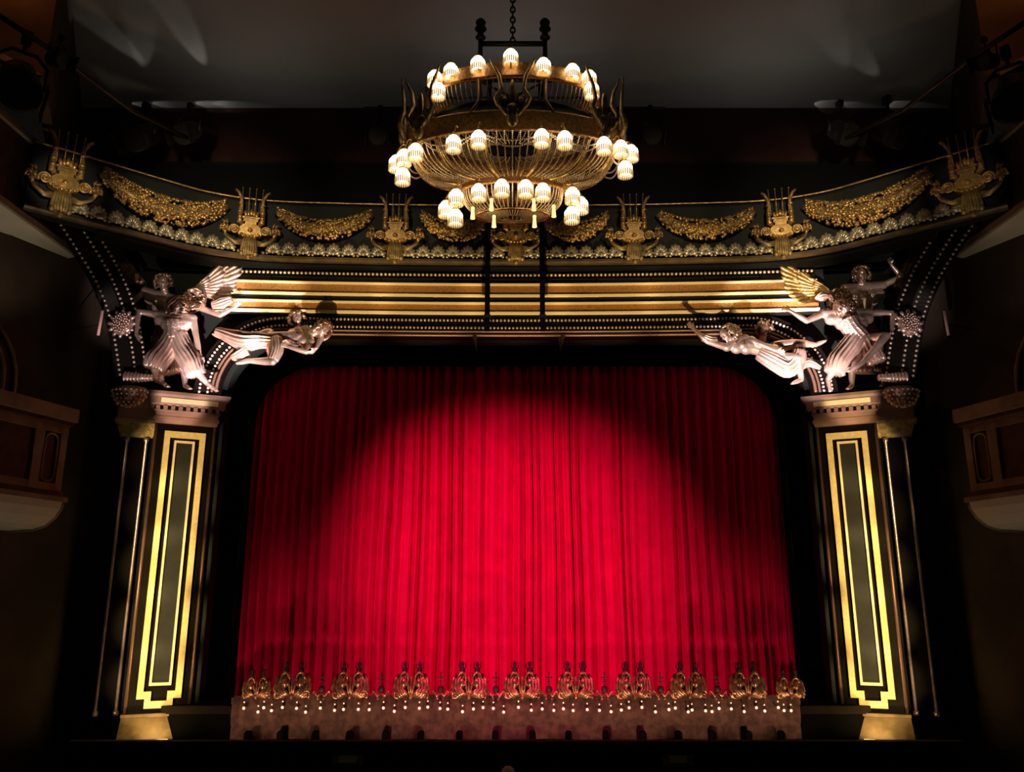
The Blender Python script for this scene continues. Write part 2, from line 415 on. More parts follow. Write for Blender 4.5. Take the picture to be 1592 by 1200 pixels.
# ================================================================== ARCH TRIM AND FRIEZE
def bow(x): return 14.2 - 0.19 * (x / 5.0) ** 2
def bead_line(pts3, r, step):
    b = MB(); acc = 0.0; nxt = 0.0
    for i in range(len(pts3) - 1):
        p, q = Vector(pts3[i]), Vector(pts3[i + 1]); L = (q - p).length
        while nxt <= acc + L:
            c = p.lerp(q, (nxt - acc) / L); b.ball(c, r, 6, 4); nxt += step
        acc += L
    return b
am = thing('arch_moulding', 'bronze edged arch moulding with bead rows framing the stage opening', 'moulding', (0, 14.3, Z(4.6)))
def offset_arch(o):
    out = [(-HW - o, 3.54)]
    out += arch_pts(HW + o, RC + o, ZT + o, 12)
    out += [(HW + o, 3.54)]
    return out
def arch3(o, y=None, dens=True):
    pts = offset_arch(o); res = []
    for i in range(len(pts) - 1):
        (x0, z0), (x1, z1) = pts[i], pts[i + 1]
        n = max(1, int(math.hypot(x1 - x0, z1 - z0) / 0.3))
        for k in range(n):
            t = k / n; x = x0 + (x1 - x0) * t
            res.append(Vector((x, (y if y else bow(x)) , Z(z0 + (z1 - z0) * t))))
    res.append(Vector((pts[-1][0], y if y else bow(pts[-1][0]), Z(pts[-1][1])))); return res
for i, (o, r, nm, mm) in enumerate(((0.03, 0.028, 'edge_rod', 'dark_bronze'), (0.10, 0.022, 'inner_rod', 'dark_bronze'))):
    MB().tube(arch3(o), r, 8).build(nm, M[mm], am, mx=reparent_world(am))
# backing band
bk = MB(); A0, A1 = arch3(0.0), arch3(0.42)
n = min(len(A0), len(A1))
def resamp(pts, n):
    L = [0]
    for i in range(1, len(pts)): L.append(L[-1] + (pts[i] - pts[i - 1]).length)
    out = []; j = 0
    for k in range(n):
        t = L[-1] * k / (n - 1)
        while j < len(pts) - 2 and L[j + 1] < t: j += 1
        out.append(pts[j].lerp(pts[j + 1], (t - L[j]) / max(1e-9, L[j + 1] - L[j])))
    return out
A0, A1 = resamp(A0, 90), resamp(A1, 90); d3 = Vector((0, 0.03, 0))
vs = [p + d3 for p in A0] + [p + d3 for p in A1] + [p + Vector((0, 0.2, 0)) for p in A0] + [p + Vector((0, 0.2, 0)) for p in A1]
fs = []
for i in range(89):
    fs += [(i, i + 1, 91 + i, 90 + i), (180 + i + 1, 180 + i, 270 + i, 271 + i), (i + 1, i, 180 + i, 181 + i), (90 + i, 91 + i, 271 + i, 270 + i)]
MB().add(vs, fs).build('band', M['pillar_dark'], am, mx=reparent_world(am))
for o in (0.17, 0.31):
    bead_line(arch3(o), 0.026, 0.068).build('bead_row', M['pearl'], am, mx=reparent_world(am), kind='stuff')

fr = thing('frieze', 'long horizontal frieze of two stippled gold bands above the red curtain', 'frieze', (0, 14.2, Z(5.0)))
W = reparent_world(fr)
def fpath(x0, x1, n, z, off=0.0):
    return [(Vector((x0 + (x1 - x0) * k / n, bow(x0 + (x1 - x0) * k / n) - off, Z(z))), Vector((0, -1, 0)), UP) for k in range(n + 1)]
def strip(x0, x1, za, zb, d0, d1, n=24):
    h = (zb - za) / 2
    return MB().sweep(fpath(x0, x1, n, (za + zb) / 2), [(d0, -h), (d1, -h), (d1, h), (d0, h)])
strip(-5.5, 5.5, 4.98, 5.80, -0.10, 0.0).build('backing', M['black'], fr, mx=W)
for za, zb in ((5.36, 5.57), (5.03, 5.21)):
    strip(-5.35, 5.35, za, zb, 0.0, 0.05).build('gold_band', M['band_gold'], fr, mx=W)
    for ze in (za, zb):
        strip(-5.35, 5.35, ze - 0.017, ze + 0.017, 0.0, 0.085).build('fillet', M['fillet'], fr, mx=W)
xs = [-5.35 + 10.7 * k / 11 for k in range(12)]
for k in range(11):
    strip(xs[k] + 0.012, xs[k + 1] - 0.012, 5.235, 5.335, 0.0, 0.025 + 0.006 * (k % 2), 3).build('panel', M['green_panel'], fr, mx=W)
    strip(xs[k] + 0.012, xs[k + 1] - 0.012, 5.60, 5.70, 0.0, 0.02 + 0.006 * (k % 2), 3).build('panel', M['green_panel'], fr, mx=W)
bead_line([q[0] for q in fpath(-5.35, 5.35, 40, 5.765, 0.04)], 0.03, 0.075).build('bead_row', M['bead_gold'], fr, mx=W, kind='stuff')
strip(-5.35, 5.35, 5.725, 5.80, -0.05, 0.03).build('bead_rail', M['pillar_dark'], fr, mx=W)

# ================================================================== CURVED CORNICE
co = thing('curved_cornice', 'curved black cornice with gilded lower moulding sweeping over the stage', 'cornice', (0, 13.9, Z(5.9)))
W = reparent_world(co)
MB().sweep(cpath(0, STOT, 110, Z(6.4)), [(-0.25, -0.5), (-0.02, -0.5), (0.18, 0.50), (0.18, 0.56), (-0.05, 0.56), (-0.25, 0.3)]).build('fascia', M['green_panel'], co, mx=W)
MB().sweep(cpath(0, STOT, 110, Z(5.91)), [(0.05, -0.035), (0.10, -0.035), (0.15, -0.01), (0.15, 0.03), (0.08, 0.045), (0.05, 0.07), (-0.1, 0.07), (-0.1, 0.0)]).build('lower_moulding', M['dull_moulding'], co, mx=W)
MB().sweep(cpath(1.1, STOT - 1.1, 110, Z(5.80)), [(-0.45, 0.04), (-0.08, 0.04), (-0.02, 0.07), (-0.45, 0.09)]).build('soffit', M['black'], co, mx=W)
MB().tube([q[0] for q in cpath(0, STOT, 140, Z(6.93), 0.27)], 0.017, 8).build('rod', M['gold'], co, mx=W)
LYRES = [(100, 250), (392, 345), (618, 350), (802, 350), (982, 350), (1211, 345), (1507, 255)]
SL = [s_at_px(*q) for q in LYRES]
# crest palmettes, each its own piece
pm = MB()
for k in range(7):
    a = RAD(-72 + 24 * k); L = 0.15 - 0.035 * abs(k - 3) / 3
    pm.ellip((math.sin(a) * L * 0.58, -0.01, 0.03 + math.cos(a) * L * 0.66), (0.038, 0.04, L * 0.46), Matrix.Rotation(a, 3, 'Y'), 7, 5)
pm.ball((0, -0.035, 0.035), 0.032, 7, 5)
for k in (-1, 1):
    pm.ball((k * 0.085, -0.03, 0.012), 0.022, 6, 4); pm.ball((k * 0.14, -0.03, 0.008), 0.02, 6, 4)
pm_me = pm.mesh('palmette', M['pale_gold'])
sv = 0.5; step = 0.265
while sv < STOT - 0.4:
    if all(abs(sv - q) > 0.17 for q in SL):
        p, nn = cpt(sv)
        mx = Matrix.Translation(Vector((p.x + nn.x * 0.13, p.y + nn.y * 0.13, Z(5.965)))) @ Matrix.Rotation(math.atan2(nn.x, -nn.y), 4, 'Z')
        link('palmette', pm_me, co, mx=W @ mx @ Matrix.Diagonal((1.2, 1.1, 1.3, 1)))
    sv += step

# lyres -------------------------------------------------------------
def spiral(b, cx, cz, r, turns, sgn, tube_r, y=-0.06, a0=0.0):
    pts = []; n = int(14 * turns)
    for k in range(n + 1):
        t = k / n; a = a0 + sgn * 2 * math.pi * turns * t
        rr = r * (1 - 0.85 * t); pts.append((cx + rr * math.cos(a), y - 0.03 * t, cz + rr * math.sin(a)))
    b.tube(pts, [tube_r * (1 - 0.4 * k / n) for k in range(n + 1)], 6)
ly = {}
b = MB()
b.tube([(0.15, 0, 0.66), (0.20, 0, 0.74), (0.205, 0, 0.92), (0.185, 0, 1.06), (0.20, 0, 1.18), (0.25, 0, 1.28), (0.31, 0, 1.33)], [0.045, 0.05, 0.042, 0.036, 0.034, 0.03, 0.024], 8)
for zz in (0.70, 0.80, 0.90, 1.06): b.ball((0.20, -0.01, zz), (0.058, 0.055, 0.028), 8, 4)
ly['horn'] = b.mesh('horn', M['gold'])
b = MB(); b.tube([(0, 0, 0.86), (0, 0, 1.36)], 0.009, 6); b.ball((0, 0, 1.365), 0.014, 6, 4); ly['string'] = b.mesh('string', M['gold'])
b = MB()
b.box((0, 0.0, 0.745), (0.26, 0.10, 0.06)); b.box((0, -0.01, 0.685), (0.20, 0.10, 0.05)); b.box((0, 0, 0.80), (0.30, 0.08, 0.03))
for k in range(5): b.ellip((-0.10 + 0.05 * k, -0.02, 0.86 + 0.04 * (1 - abs(k - 2) / 2)), (0.032, 0.04, 0.075), Matrix.Rotation(RAD(-16 + 8 * k), 3, 'Y'), 7, 5)
b.prism([(-0.13, 0.66), (0.13, 0.66), (0.24, 0.55), (0.20, 0.46), (0.07, 0.41), (-0.07, 0.41), (-0.20, 0.46), (-0.24, 0.55)], -0.05, 0.10)
b.ball((0, -0.08, 0.54), (0.045, 0.05, 0.04), 8, 6)
for k in range(6): b.ball((-0.15 + 0.06 * k, -0.06, 0.465 - 0.03 * (1 - ((k - 2.5) / 2.5) ** 2)), 0.03, 6, 4)
ly['body'] = b.mesh('sound_box', M['gold'])
b = MB(); spiral(b, 0, 0, 0.095, 2.2, 1, 0.022, -0.05, -0.6); b.ball((0, -0.04, 0), (0.07, 0.03, 0.07), 8, 5); ly['volute'] = b.mesh('volute', M['gold'])
b = MB(); rnd = random.Random(5)
for k in range(16):
    a = rnd.uniform(0, 6.28); r = rnd.uniform(0.02, 0.10)
    b.ellip((r * math.cos(a), -0.03 + rnd.uniform(-0.03, 0.02), r * math.sin(a) * 1.1), (0.026, 0.03, 0.052), Matrix.Rotation(rnd.uniform(-1.2, 1.2), 3, 'Y'), 6, 5)
ly['leaf'] = b.mesh('leaf_cluster', M['gold'])
b = MB()
for k in range(5):
    z0 = 0.50 - 0.035 * k
    b.tube([(0.12, -0.02, 0.36 - 0.02 * k), (0.26, -0.06, 0.30 - 0.005 * k), (0.40 - 0.03 * k, -0.06, 0.38 - 0.02 * k), (0.47 - 0.05 * k, -0.03, z0)], [0.02, 0.032, 0.026, 0.012], 6)
ly['swag'] = b.mesh('acanthus_swag', M['old_gold'])
b = MB()
for k in range(7):
    x = (k - 3) / 3.0
    b.tube([(x * 0.09, -0.05 + 0.03 * abs(x), 0.43), (x * 0.11, -0.075 + 0.04 * abs(x), 0.30), (x * 0.13, -0.06 + 0.03 * abs(x), 0.17), (x * 0.10, -0.09 + 0.03 * abs(x), 0.07 + 0.03 * abs(x))], [0.026, 0.03, 0.03, 0.034], 6)
b.ball((0, -0.07, 0.03), (0.05, 0.05, 0.05), 8, 5)
for k in (-1, 1): b.ball((k * 0.12, -0.06, 0.10), 0.045, 8, 5)
b.prism([(-0.11, 0.44), (0.11, 0.44), (0.12, 0.12), (0, 0.02), (-0.12, 0.12)], -0.03, 0.06)
ly['tail'] = b.mesh('shell_tail', M['old_gold'])
ly_lbl = ['gilded lyre crest at the far left end of the cornice', 'gilded lyre crest above the left statue group', 'gilded lyre crest just left of the chandelier',
          'dim lyre crest on the cornice directly behind the chandelier', 'gilded lyre crest just right of the chandelier', 'gilded lyre crest above the right statue group', 'gilded lyre crest at the far right end of the cornice']
MIR = Matrix.Scale(-1, 4, Vector((1, 0, 0)))
for i, sv in enumerate(SL):
    p, nn = cpt(sv)
    sc = 1.0 if 0 < i < 6 else 1.08
    t = thing('lyre_crest', ly_lbl[i], 'ornament', (p.x + nn.x * 0.22, p.y + nn.y * 0.22, Z(5.80)), math.atan2(nn.x, -nn.y), 'lyre crests on the cornice')
    t.rotation_euler.x = RAD(6)
    t.scale = (sc * 0.94, sc, sc * 0.94)
    for sx in (0, 1):
        q = MIR if sx else Matrix.Identity(4)
        link('horn', ly['horn'], t, mx=q)
        link('volute', ly['volute'], t, mx=q @ Matrix.Translation((0.275, -0.02, 0.535)))
        link('leaf_cluster', ly['leaf'], t, mx=q @ Matrix.Translation((0.44, 0, 0.58)))
        link('acanthus_swag', ly['swag'], t, mx=q)
    for x in (-0.11, -0.037, 0.037, 0.11):
        link('string', ly['string'], t, mx=Matrix.Translation((x, -0.03, 0)) @ Matrix.Rotation(x * 0.5, 4, 'Y'))
    link('sound_box', ly['body'], t); link('shell_tail', ly['tail'], t)

# garlands ----------------------------------------------------------
gl_lbl = ['long gilded fruit garland at the outer left of the cornice', 'gilded fruit garland between the two inner left lyres', 'gilded fruit garland partly behind the left side of the chandelier',
          'gilded fruit garland partly behind the right side of the chandelier', 'gilded fruit garland between the two inner right lyres', 'long gilded fruit garland at the outer right of the cornice']
for i in range(6):
    rnd = random.Random(20 + i)
    s0, s1 = SL[i], SL[i + 1]; big = i in (0, 5)
    g0, g1 = s0 + 0.42, s1 - 0.42
    if big: g0, g1 = (s0 + 0.5, s1 - 0.42) if i == 0 else (s0 + 0.42, s1 - 0.5)
    pm_, nm = cpt((g0 + g1) / 2)
    t = thing('fruit_garland', gl_lbl[i], 'garland', (pm_.x, pm_.y, Z(6.3)), 0, 'fruit garlands on the cornice')
    Wg = reparent_world(t)
    sag = 0.34 if not big else 0.36; thick = 0.155 if not big else 0.20
    core = []; b = MB(); crad = []
    def gp(u):
        p, nn = cpt((g0 + g1) / 2 + u * (g1 - g0) / 2)
        z = 6.80 - sag * (1 - abs(u) ** 2.2)
        return Vector((p.x + nn.x * 0.16, p.y + nn.y * 0.16, Z(z))), Vector((nn.x, nn.y, 0)), thick * (0.35 + 0.65 * math.sqrt(max(0, 1 - u * u)))
    nfr = 330 if not big else 560
    for k in range(nfr):
        u = rnd.uniform(-0.95, 0.95); c, n3, th = gp(u)
        a = rnd.uniform(-math.pi * 0.5, math.pi * 0.5)
        c = c + n3 * (math.cos(a) * th * 0.8) + UP * (math.sin(a) * th * 1.15)
        r = rnd.uniform(0.018, 0.036)
        b.ellip(c, (r, r, r * rnd.uniform(0.8, 1.5)), Matrix.Rotation(rnd.uniform(0, 3), 3, 'Y'), 6, 4)
    b.build('fruit_mass', M['gold'], t, mx=Wg, kind='stuff')
    pts = []; rr = []
    for k in range(25):
        c, n3, th = gp(-0.97 + 1.94 * k / 24); pts.append(c); rr.append(th * 0.72)
    MB().tube(pts, rr, 10).build('stem', M['old_gold'], t, mx=Wg)
    pts = []
    for k in range(25):
        c, n3, th = gp(-1.06 + 2.12 * k / 24); pts.append(c - n3 * 0.03 - UP * (th * 1.15))
    MB().tube(pts, [0.02 + 0.03 * math.sin(math.pi * k / 24) for k in range(25)], 6).build('ribbon', M['velour'], t, mx=Wg)

# ================================================================== PILLARS
FRO = [(-.33, 2.855), (.33, 2.855), (.33, -1.455), (.21, -1.455), (.21, -1.60), (-.21, -1.60), (-.21, -1.455), (-.33, -1.455)]
FRI = [(-.235, 2.745), (.235, 2.745), (.235, -1.345), (.12, -1.345), (.12, -1.49), (-.12, -1.49), (-.12, -1.345), (-.235, -1.345)]
for s in (-1, 1):
    base = thing('proscenium_pillar', 'dark pillar with glowing gold frame to the %s of the red curtain' % PL[s], 'pillar', (s * 5.68, 14.12, 0), -s * RAD(24), 'proscenium pillars')
    zz = lambda l: [(x, Z(z)) for x, z in l]
    MB().box((0, 0.30, Z(0.5)), (0.96, 0.56, 5.2)).build('shaft', M['pillar_dark'], base)
    MB().frame(zz(FRO), zz(FRI), -0.03, 0.03).build('gold_frame', M['gold_leaf'], base)
    MB().frame(zz([(-.165, 2.70), (.165, 2.70), (.165, -1.26), (-.165, -1.26)]), zz([(-.128, 2.66), (.128, 2.66), (.128, -1.215), (-.128, -1.215)]), -0.02, 0.03).build('inner_frame', M['fillet'], base)
    MB().box((0, 0.02, Z(0.72)), (0.26, 0.03, 3.88)).build('grey_panel', M['pillar_grey'], base)
    for x in (-0.47, 0.47):
        MB().tube([(x, 0.02, Z(-1.66)), (x, 0.02, Z(2.98))], 0.028, 8).build('corner_bead', M['dark_bronze'], base)
    # outer half pier with colonettes
    MB().box((s * 0.72, 0.42, Z(0.45)), (0.46, 0.40, 5.0)).build('half_pier', M['pillar_dark'], base)
    for x, y in ((s * 0.60, 0.16), (s * 0.90, 0.20)):
        MB().lathe([(0.05, Z(-1.7)), (0.05, Z(-1.64)), (0.026, Z(-1.62)), (0.026, Z(2.66)), (0.045, Z(2.68)), (0.045, Z(2.74))], 10, (x, y, 0)).build('colonette', M['bronze'], base)
    hc = MB(); hc.frustum(Z(2.74), (0.50, 0.40), Z(2.98), (0.66, 0.56), (s * 0.76, 0.36)); hc.box((s * 0.76, 0.34, Z(3.0)), (0.72, 0.62, 0.05))
    hc.build('half_capital', M['old_gold'], base)
    hk = MB(); hk.box((s * 0.74, 0.36, Z(3.13)), (0.70, 0.62, 0.20)); hk.frustum(Z(3.23), (0.74, 0.66), Z(3.46), (0.90, 0.80), (s * 0.76, 0.36)); hk.build('side_entablature', M['wood'], base)
    # main cornice
    ck = MB()
    for z0, d0, z1, d1 in ((2.98, 0.99, 3.04, 1.02), (3.04, 1.05, 3.10, 1.05), (3.10, 1.0, 3.18, 1.02), (3.18, 1.06, 3.21, 1.08), (3.285, 1.16, 3.31, 1.22), (3.42, 1.26, 3.47, 1.34), (3.47, 1.36, 3.52, 1.36)):
        ck.frustum(Z(z0), (d0, d0 * 0.5 + 0.18), Z(z1), (d1, d1 * 0.5 + 0.18), (0, 0.30 - 0.0))
    ck.frustum(Z(3.31), (1.20, 0.80), Z(3.42), (1.22, 0.82), (0, 0.30))
    ck.build('cornice', M['wood'], base)
    MB().frustum(Z(3.21), (1.06, 0.70), Z(3.285), (1.06, 0.70), (0, 0.30)).build('dentil_band', M['pillar_dark'], base)  # dark colour paints shade into the gaps between dentils
    for k in range(9):
        MB().box((-0.48 + 0.12 * k, -0.075, Z(3.247)), (0.065, 0.06, 0.066)).build('dentil', M['wood'], base)
    MB().box((-s * 0.02, -0.118, Z(3.365)), (0.92, 0.02, 0.085)).build('lit_strip', M['fillet'], base)
    # base
    pb = MB(); pb.box((0, 0.24, Z(-1.69)), (1.06, 0.74, 0.05)); pb.frustum(Z(-2.05), (1.12, 0.82), Z(-1.72), (1.04, 0.72), (0, 0.24)); pb.build('gilt_base', M['base_gold'], base)
    MB().box((0, 0.30, Z(-2.05) / 2), (1.14, 0.86, Z(-2.05))).build('plinth', M['black'], base)
    # uplight at the foot
    up = thing('uplight', 'small black uplight box at the foot of the %s pillar' % PL[s], 'lamp', (s * 5.46, 13.62, 0), -s * RAD(24), 'pillar uplights')
    bb = MB(); bb.box((0, 0, Z(-2.06)), (0.38, 0.16, 0.10)); bb.build('housing', M['black'], up)
    MB().box((0, 0, Z(-2.11) / 2), (0.10, 0.08, Z(-2.11))).build('stand', M['black'], up)
    MB().box((0, 0.0, Z(-2.005)), (0.34, 0.12, 0.012)).build('lens', M['amber_glow'], up)
    area('pillar_uplight', (s * 5.46, 13.62, Z(-1.99)), (s * 5.62, 14.0, Z(-0.6)), 16, (1, 0.66, 0.25), 0.32, 0.1)

# ================================================================== STATUES
def vox(b, name, m, parent, voxel=0.013, smooth=4):
    o = link('tmp', b.mesh('tmp', m))
    r = o.modifiers.new('r', 'REMESH'); r.mode = 'VOXEL'; r.voxel_size = voxel
    sm = o.modifiers.new('s', 'SMOOTH'); sm.factor = 0.5; sm.iterations = smooth
    dg = bpy.context.evaluated_depsgraph_get()
    me = bpy.data.meshes.new_from_object(o.evaluated_get(dg)); me.name = name
    me.polygons.foreach_set('use_smooth', [True] * len(me.polygons))
    if not me.materials: me.materials.append(m)
    bpy.data.objects.remove(o)
    return link(name, me, parent, mx=reparent_world(parent))
def cap(b, p, q, r0, r1, n=10): b.tube([p, q], [r0, r1], n, round_caps=True)
def hand(b, wrist, tip_dir, side):
    d = tip_dir.normalized(); sd = (side - d * side.dot(d)).normalized()
    palm = wrist + d * 0.085
    for k in (-1, 0, 1): cap(b, wrist + sd * 0.012 * k, palm + sd * 0.027 * k, 0.021, 0.019, 7)
    nrm = d.cross(sd)
    for k, L in ((-1.5, 0.062), (-0.5, 0.078), (0.5, 0.074), (1.5, 0.055)):
        r_ = palm + sd * 0.021 * k; m_ = r_ + d * L * 0.55 + sd * 0.005 * k
        cap(b, r_, m_, 0.011, 0.010, 6); cap(b, m_, m_ + d * L * 0.4 + nrm * 0.02 + sd * 0.006 * k, 0.010, 0.008, 6)
    t0 = wrist + d * 0.03 + sd * 0.03; cap(b, t0, t0 + d * 0.035 + sd * 0.035, 0.014, 0.011, 6); cap(b, t0 + d * 0.035 + sd * 0.035, t0 + d * 0.07 + sd * 0.045, 0.011, 0.009, 6)
def foot(b, ankle, toe):
    d = (toe - ankle); cap(b, ankle, ankle + d * 0.5, 0.042, 0.040); cap(b, ankle + d * 0.5, toe, 0.042, 0.026)
    sd = d.cross(UP).normalized()
    for k in range(-2, 3): cap(b, toe + sd * 0.014 * k - d * 0.1, toe + sd * 0.016 * k + d.normalized() * 0.02, 0.013, 0.010, 6)
def head(b, c, face, up):
    f = face.normalized(); u = (up - f * up.dot(f)).normalized(); r = f.cross(u)
    R = Matrix((r, f, u)).transposed()
    b.ellip(c + u * 0.03, (0.078, 0.098, 0.095), R, 14, 10)
    b.ellip(c - u * 0.055 + f * 0.03, (0.058, 0.062, 0.062), R, 12, 8)
    cap(b, c + f * 0.095 + u * 0.025, c + f * 0.118 - u * 0.022, 0.011, 0.016, 7)
    for k in (-1, 1):
        cap(b, c + f * 0.092 + r * 0.015 * k + u * 0.045, c + f * 0.075 + r * 0.05 * k + u * 0.042, 0.012, 0.010, 6)
        b.ball(c + f * 0.083 + r * 0.033 * k + u * 0.018, 0.013, 8, 6)
        b.ellip(c + r * 0.08 * k - u * 0.01, (0.012, 0.022, 0.034), R, 8, 6)
        b.ball(c + f * 0.07 + r * 0.04 * k - u * 0.03, 0.026, 8, 6)
    cap(b, c + f * 0.092 - r * 0.022 - u * 0.055, c + f * 0.092 + r * 0.022 - u * 0.055, 0.010, 0.010, 6)
    b.ball(c + f * 0.085 - u * 0.092, 0.022, 8, 6)
def figure(j, female=False, bulk=1.18):
    """j: dict of world joints; returns MB of one figure"""
    _cap = globals()['cap']
    cap = lambda b_, p, q, r0, r1, n=10: _cap(b_, p, q, r0 * bulk, r1 * bulk, n)
    b = MB(); V = {k: Vector(v) for k, v in j.items()}
    ms = (V['shL'] + V['shR']) / 2; mh = (V['hipL'] + V['hipR']) / 2; ab = ms.lerp(mh, 0.58)
    head(b, V['head'], V.get('face', Vector((0, -1, -0.2))), V.get('hup', UP))
    cap(b, ms, V['head'] - V.get('hup', UP) * 0.03, 0.06, 0.052)
    cap(b, V['shL'], V['shR'], 0.066, 0.066); cap(b, V['shL'].lerp(mh, 0.2), V['shR'].lerp(mh, 0.2), 0.085, 0.085)
    cap(b, V['shL'].lerp(mh, 0.36).lerp(ms.lerp(mh, .36), .35), V['shR'].lerp(mh, 0.36).lerp(ms.lerp(mh, .36), .35), 0.098, 0.098)
    cap(b, ms.lerp(mh, 0.3), ab, 0.115, 0.10); cap(b, ab, mh, 0.105, 0.118); cap(b, V['hipL'], V['hipR'], 0.098, 0.098)
    fr_ = (V['shR'] - V['shL']).cross(mh - ms); fr_ = fr_.normalized() if fr_.length > 1e-6 else Vector((0, -1, 0))
    if fr_.y > 0: fr_ = -fr_
    for k in ('shL', 'shR'):
        b.ball(V[k].lerp(ms, 0.42).lerp(mh, 0.24) + fr_ * 0.075, 0.062 if female else 0.05, 10, 8)
        b.ball(V[k], 0.07, 10, 8)
    for L in 'LR':
        if 'el' + L in V:
            sh, el, ha = V['sh' + L], V['el' + L], V['ha' + L]
            cap(b, sh, sh.lerp(el, .45), 0.052, 0.052); cap(b, sh.lerp(el, .4), el, 0.052, 0.040); cap(b, el, el.lerp(ha, .35), 0.042, 0.042); cap(b, el.lerp(ha, .3), ha, 0.042, 0.027)
            hand(b, ha, V.get('ht' + L, (ha - el) + ha) - ha if 'ht' + L in V else (ha - el), Vector((0.2, -0.4, 0.8)))
        if 'kn' + L in V:
            hp, kn, an = V['hip' + L], V['kn' + L], V['an' + L]
            cap(b, hp, hp.lerp(kn, .4), 0.098, 0.09); cap(b, hp.lerp(kn, .35), kn, 0.09, 0.06); b.ball(kn, 0.063, 10, 8)
            cap(b, kn, kn.lerp(an, .35), 0.056, 0.060); cap(b, kn.lerp(an, .3), an, 0.060, 0.037)
            foot(b, an, V['toe' + L])
    return b
def curls(c, up, face, n, rad, seed, parent, drop=0.6, long=0.0, core=True):
    rnd = random.Random(seed); b = MB(); f = face.normalized(); u = up.normalized()
    for k in range(n):
        while True:
            d = Vector((rnd.gauss(0, 1), rnd.gauss(0, 1), rnd.gauss(0, 1))).normalized()
            if d.dot(f) < 0.45 and d.dot(u) > -drop: break
        p0 = c + u * 0.02 + d * rad * 0.8; tg = d.orthogonal().normalized(); pts = []
        L = rnd.uniform(0.05, 0.11) + long * rnd.random()
        ph = rnd.uniform(0, 6)
        for q in range(7):
            t = q / 6
            pts.append(p0 + d * (0.03 + 0.04 * math.sin(3 * t)) + tg * (L * (t - .3)) - u * L * 0.6 * t + d.cross(tg) * 0.022 * math.sin(ph + 7 * t))
        b.tube(pts, [0.016, 0.02, 0.02, 0.019, 0.017, 0.014, 0.008], 6)
    if core: b.ball(c + u * 0.04 - f * 0.035, 0.092, 12, 8)
    return b.build('hair', M['bronze_hair'], parent, mx=reparent_world(parent))
def drape(path, radii, parent, folds=13, amp=0.16, seed=1, flat=1.0, name='drapery', m='bronze', twist=0.6):
    pts = [Vector(p) for p in path]; sm = []; rr = []
    for i in range(len(pts) - 1):
        p0, p1, p2, p3 = pts[max(i - 1, 0)], pts[i], pts[i + 1], pts[min(i + 2, len(pts) - 1)]
        for k in range(6):
            t = k / 6
            sm.append(0.5 * (2 * p1 + (p2 - p0) * t + (2 * p0 - 5 * p1 + 4 * p2 - p3) * t * t + (3 * p1 - p0 - 3 * p2 + p3) * t ** 3))
            rr.append(radii[i] + (radii[i + 1] - radii[i]) * t)
    folds = int(folds * 1.5); amp *= 1.15; folds += folds % 2; sm.append(pts[-1]); rr.append(radii[-1]); rnd = random.Random(seed); n = folds * 8; b = MB(); vs = []; ref = Vector((0, -1, 0))
    ph = [rnd.uniform(0.6, 1.3) for _ in range(folds)]
    K = len(sm)
    for i in range(K):
        t = (sm[min(i + 1, K - 1)] - sm[max(i - 1, 0)]).normalized()
        u = (ref - t * ref.dot(t)); u = u.normalized() if u.length > 1e-3 else t.orthogonal().normalized(); ref = u; bb = t.cross(u); q = i / (K - 1)
        for j in range(n):
            a = 2 * math.pi * j / n; wv = 1 - 2.2 * abs(math.sin(folds * a / 2 + twist * 1.5 * q + 0.5 * math.sin(2 * a + 3 * q))) ** 0.75
            r = rr[i] * (1 + amp * (0.35 + 0.75 * q) * wv * ph[(j * folds) // n])
            vs.append(sm[i] + (u * math.cos(a) * flat + bb * math.sin(a)) * r)
    fs = []
    for i in range(K - 1):
        for j in range(n): fs.append((i * n + j, i * n + (j + 1) % n, (i + 1) * n + (j + 1) % n, (i + 1) * n + j))
    fs.append(tuple(reversed(range(n)))); fs.append(tuple((K - 1) * n + j for j in range(n)))
    b.add(vs, fs, True)
    return b.build(name, M[m], parent, mx=reparent_world(parent))
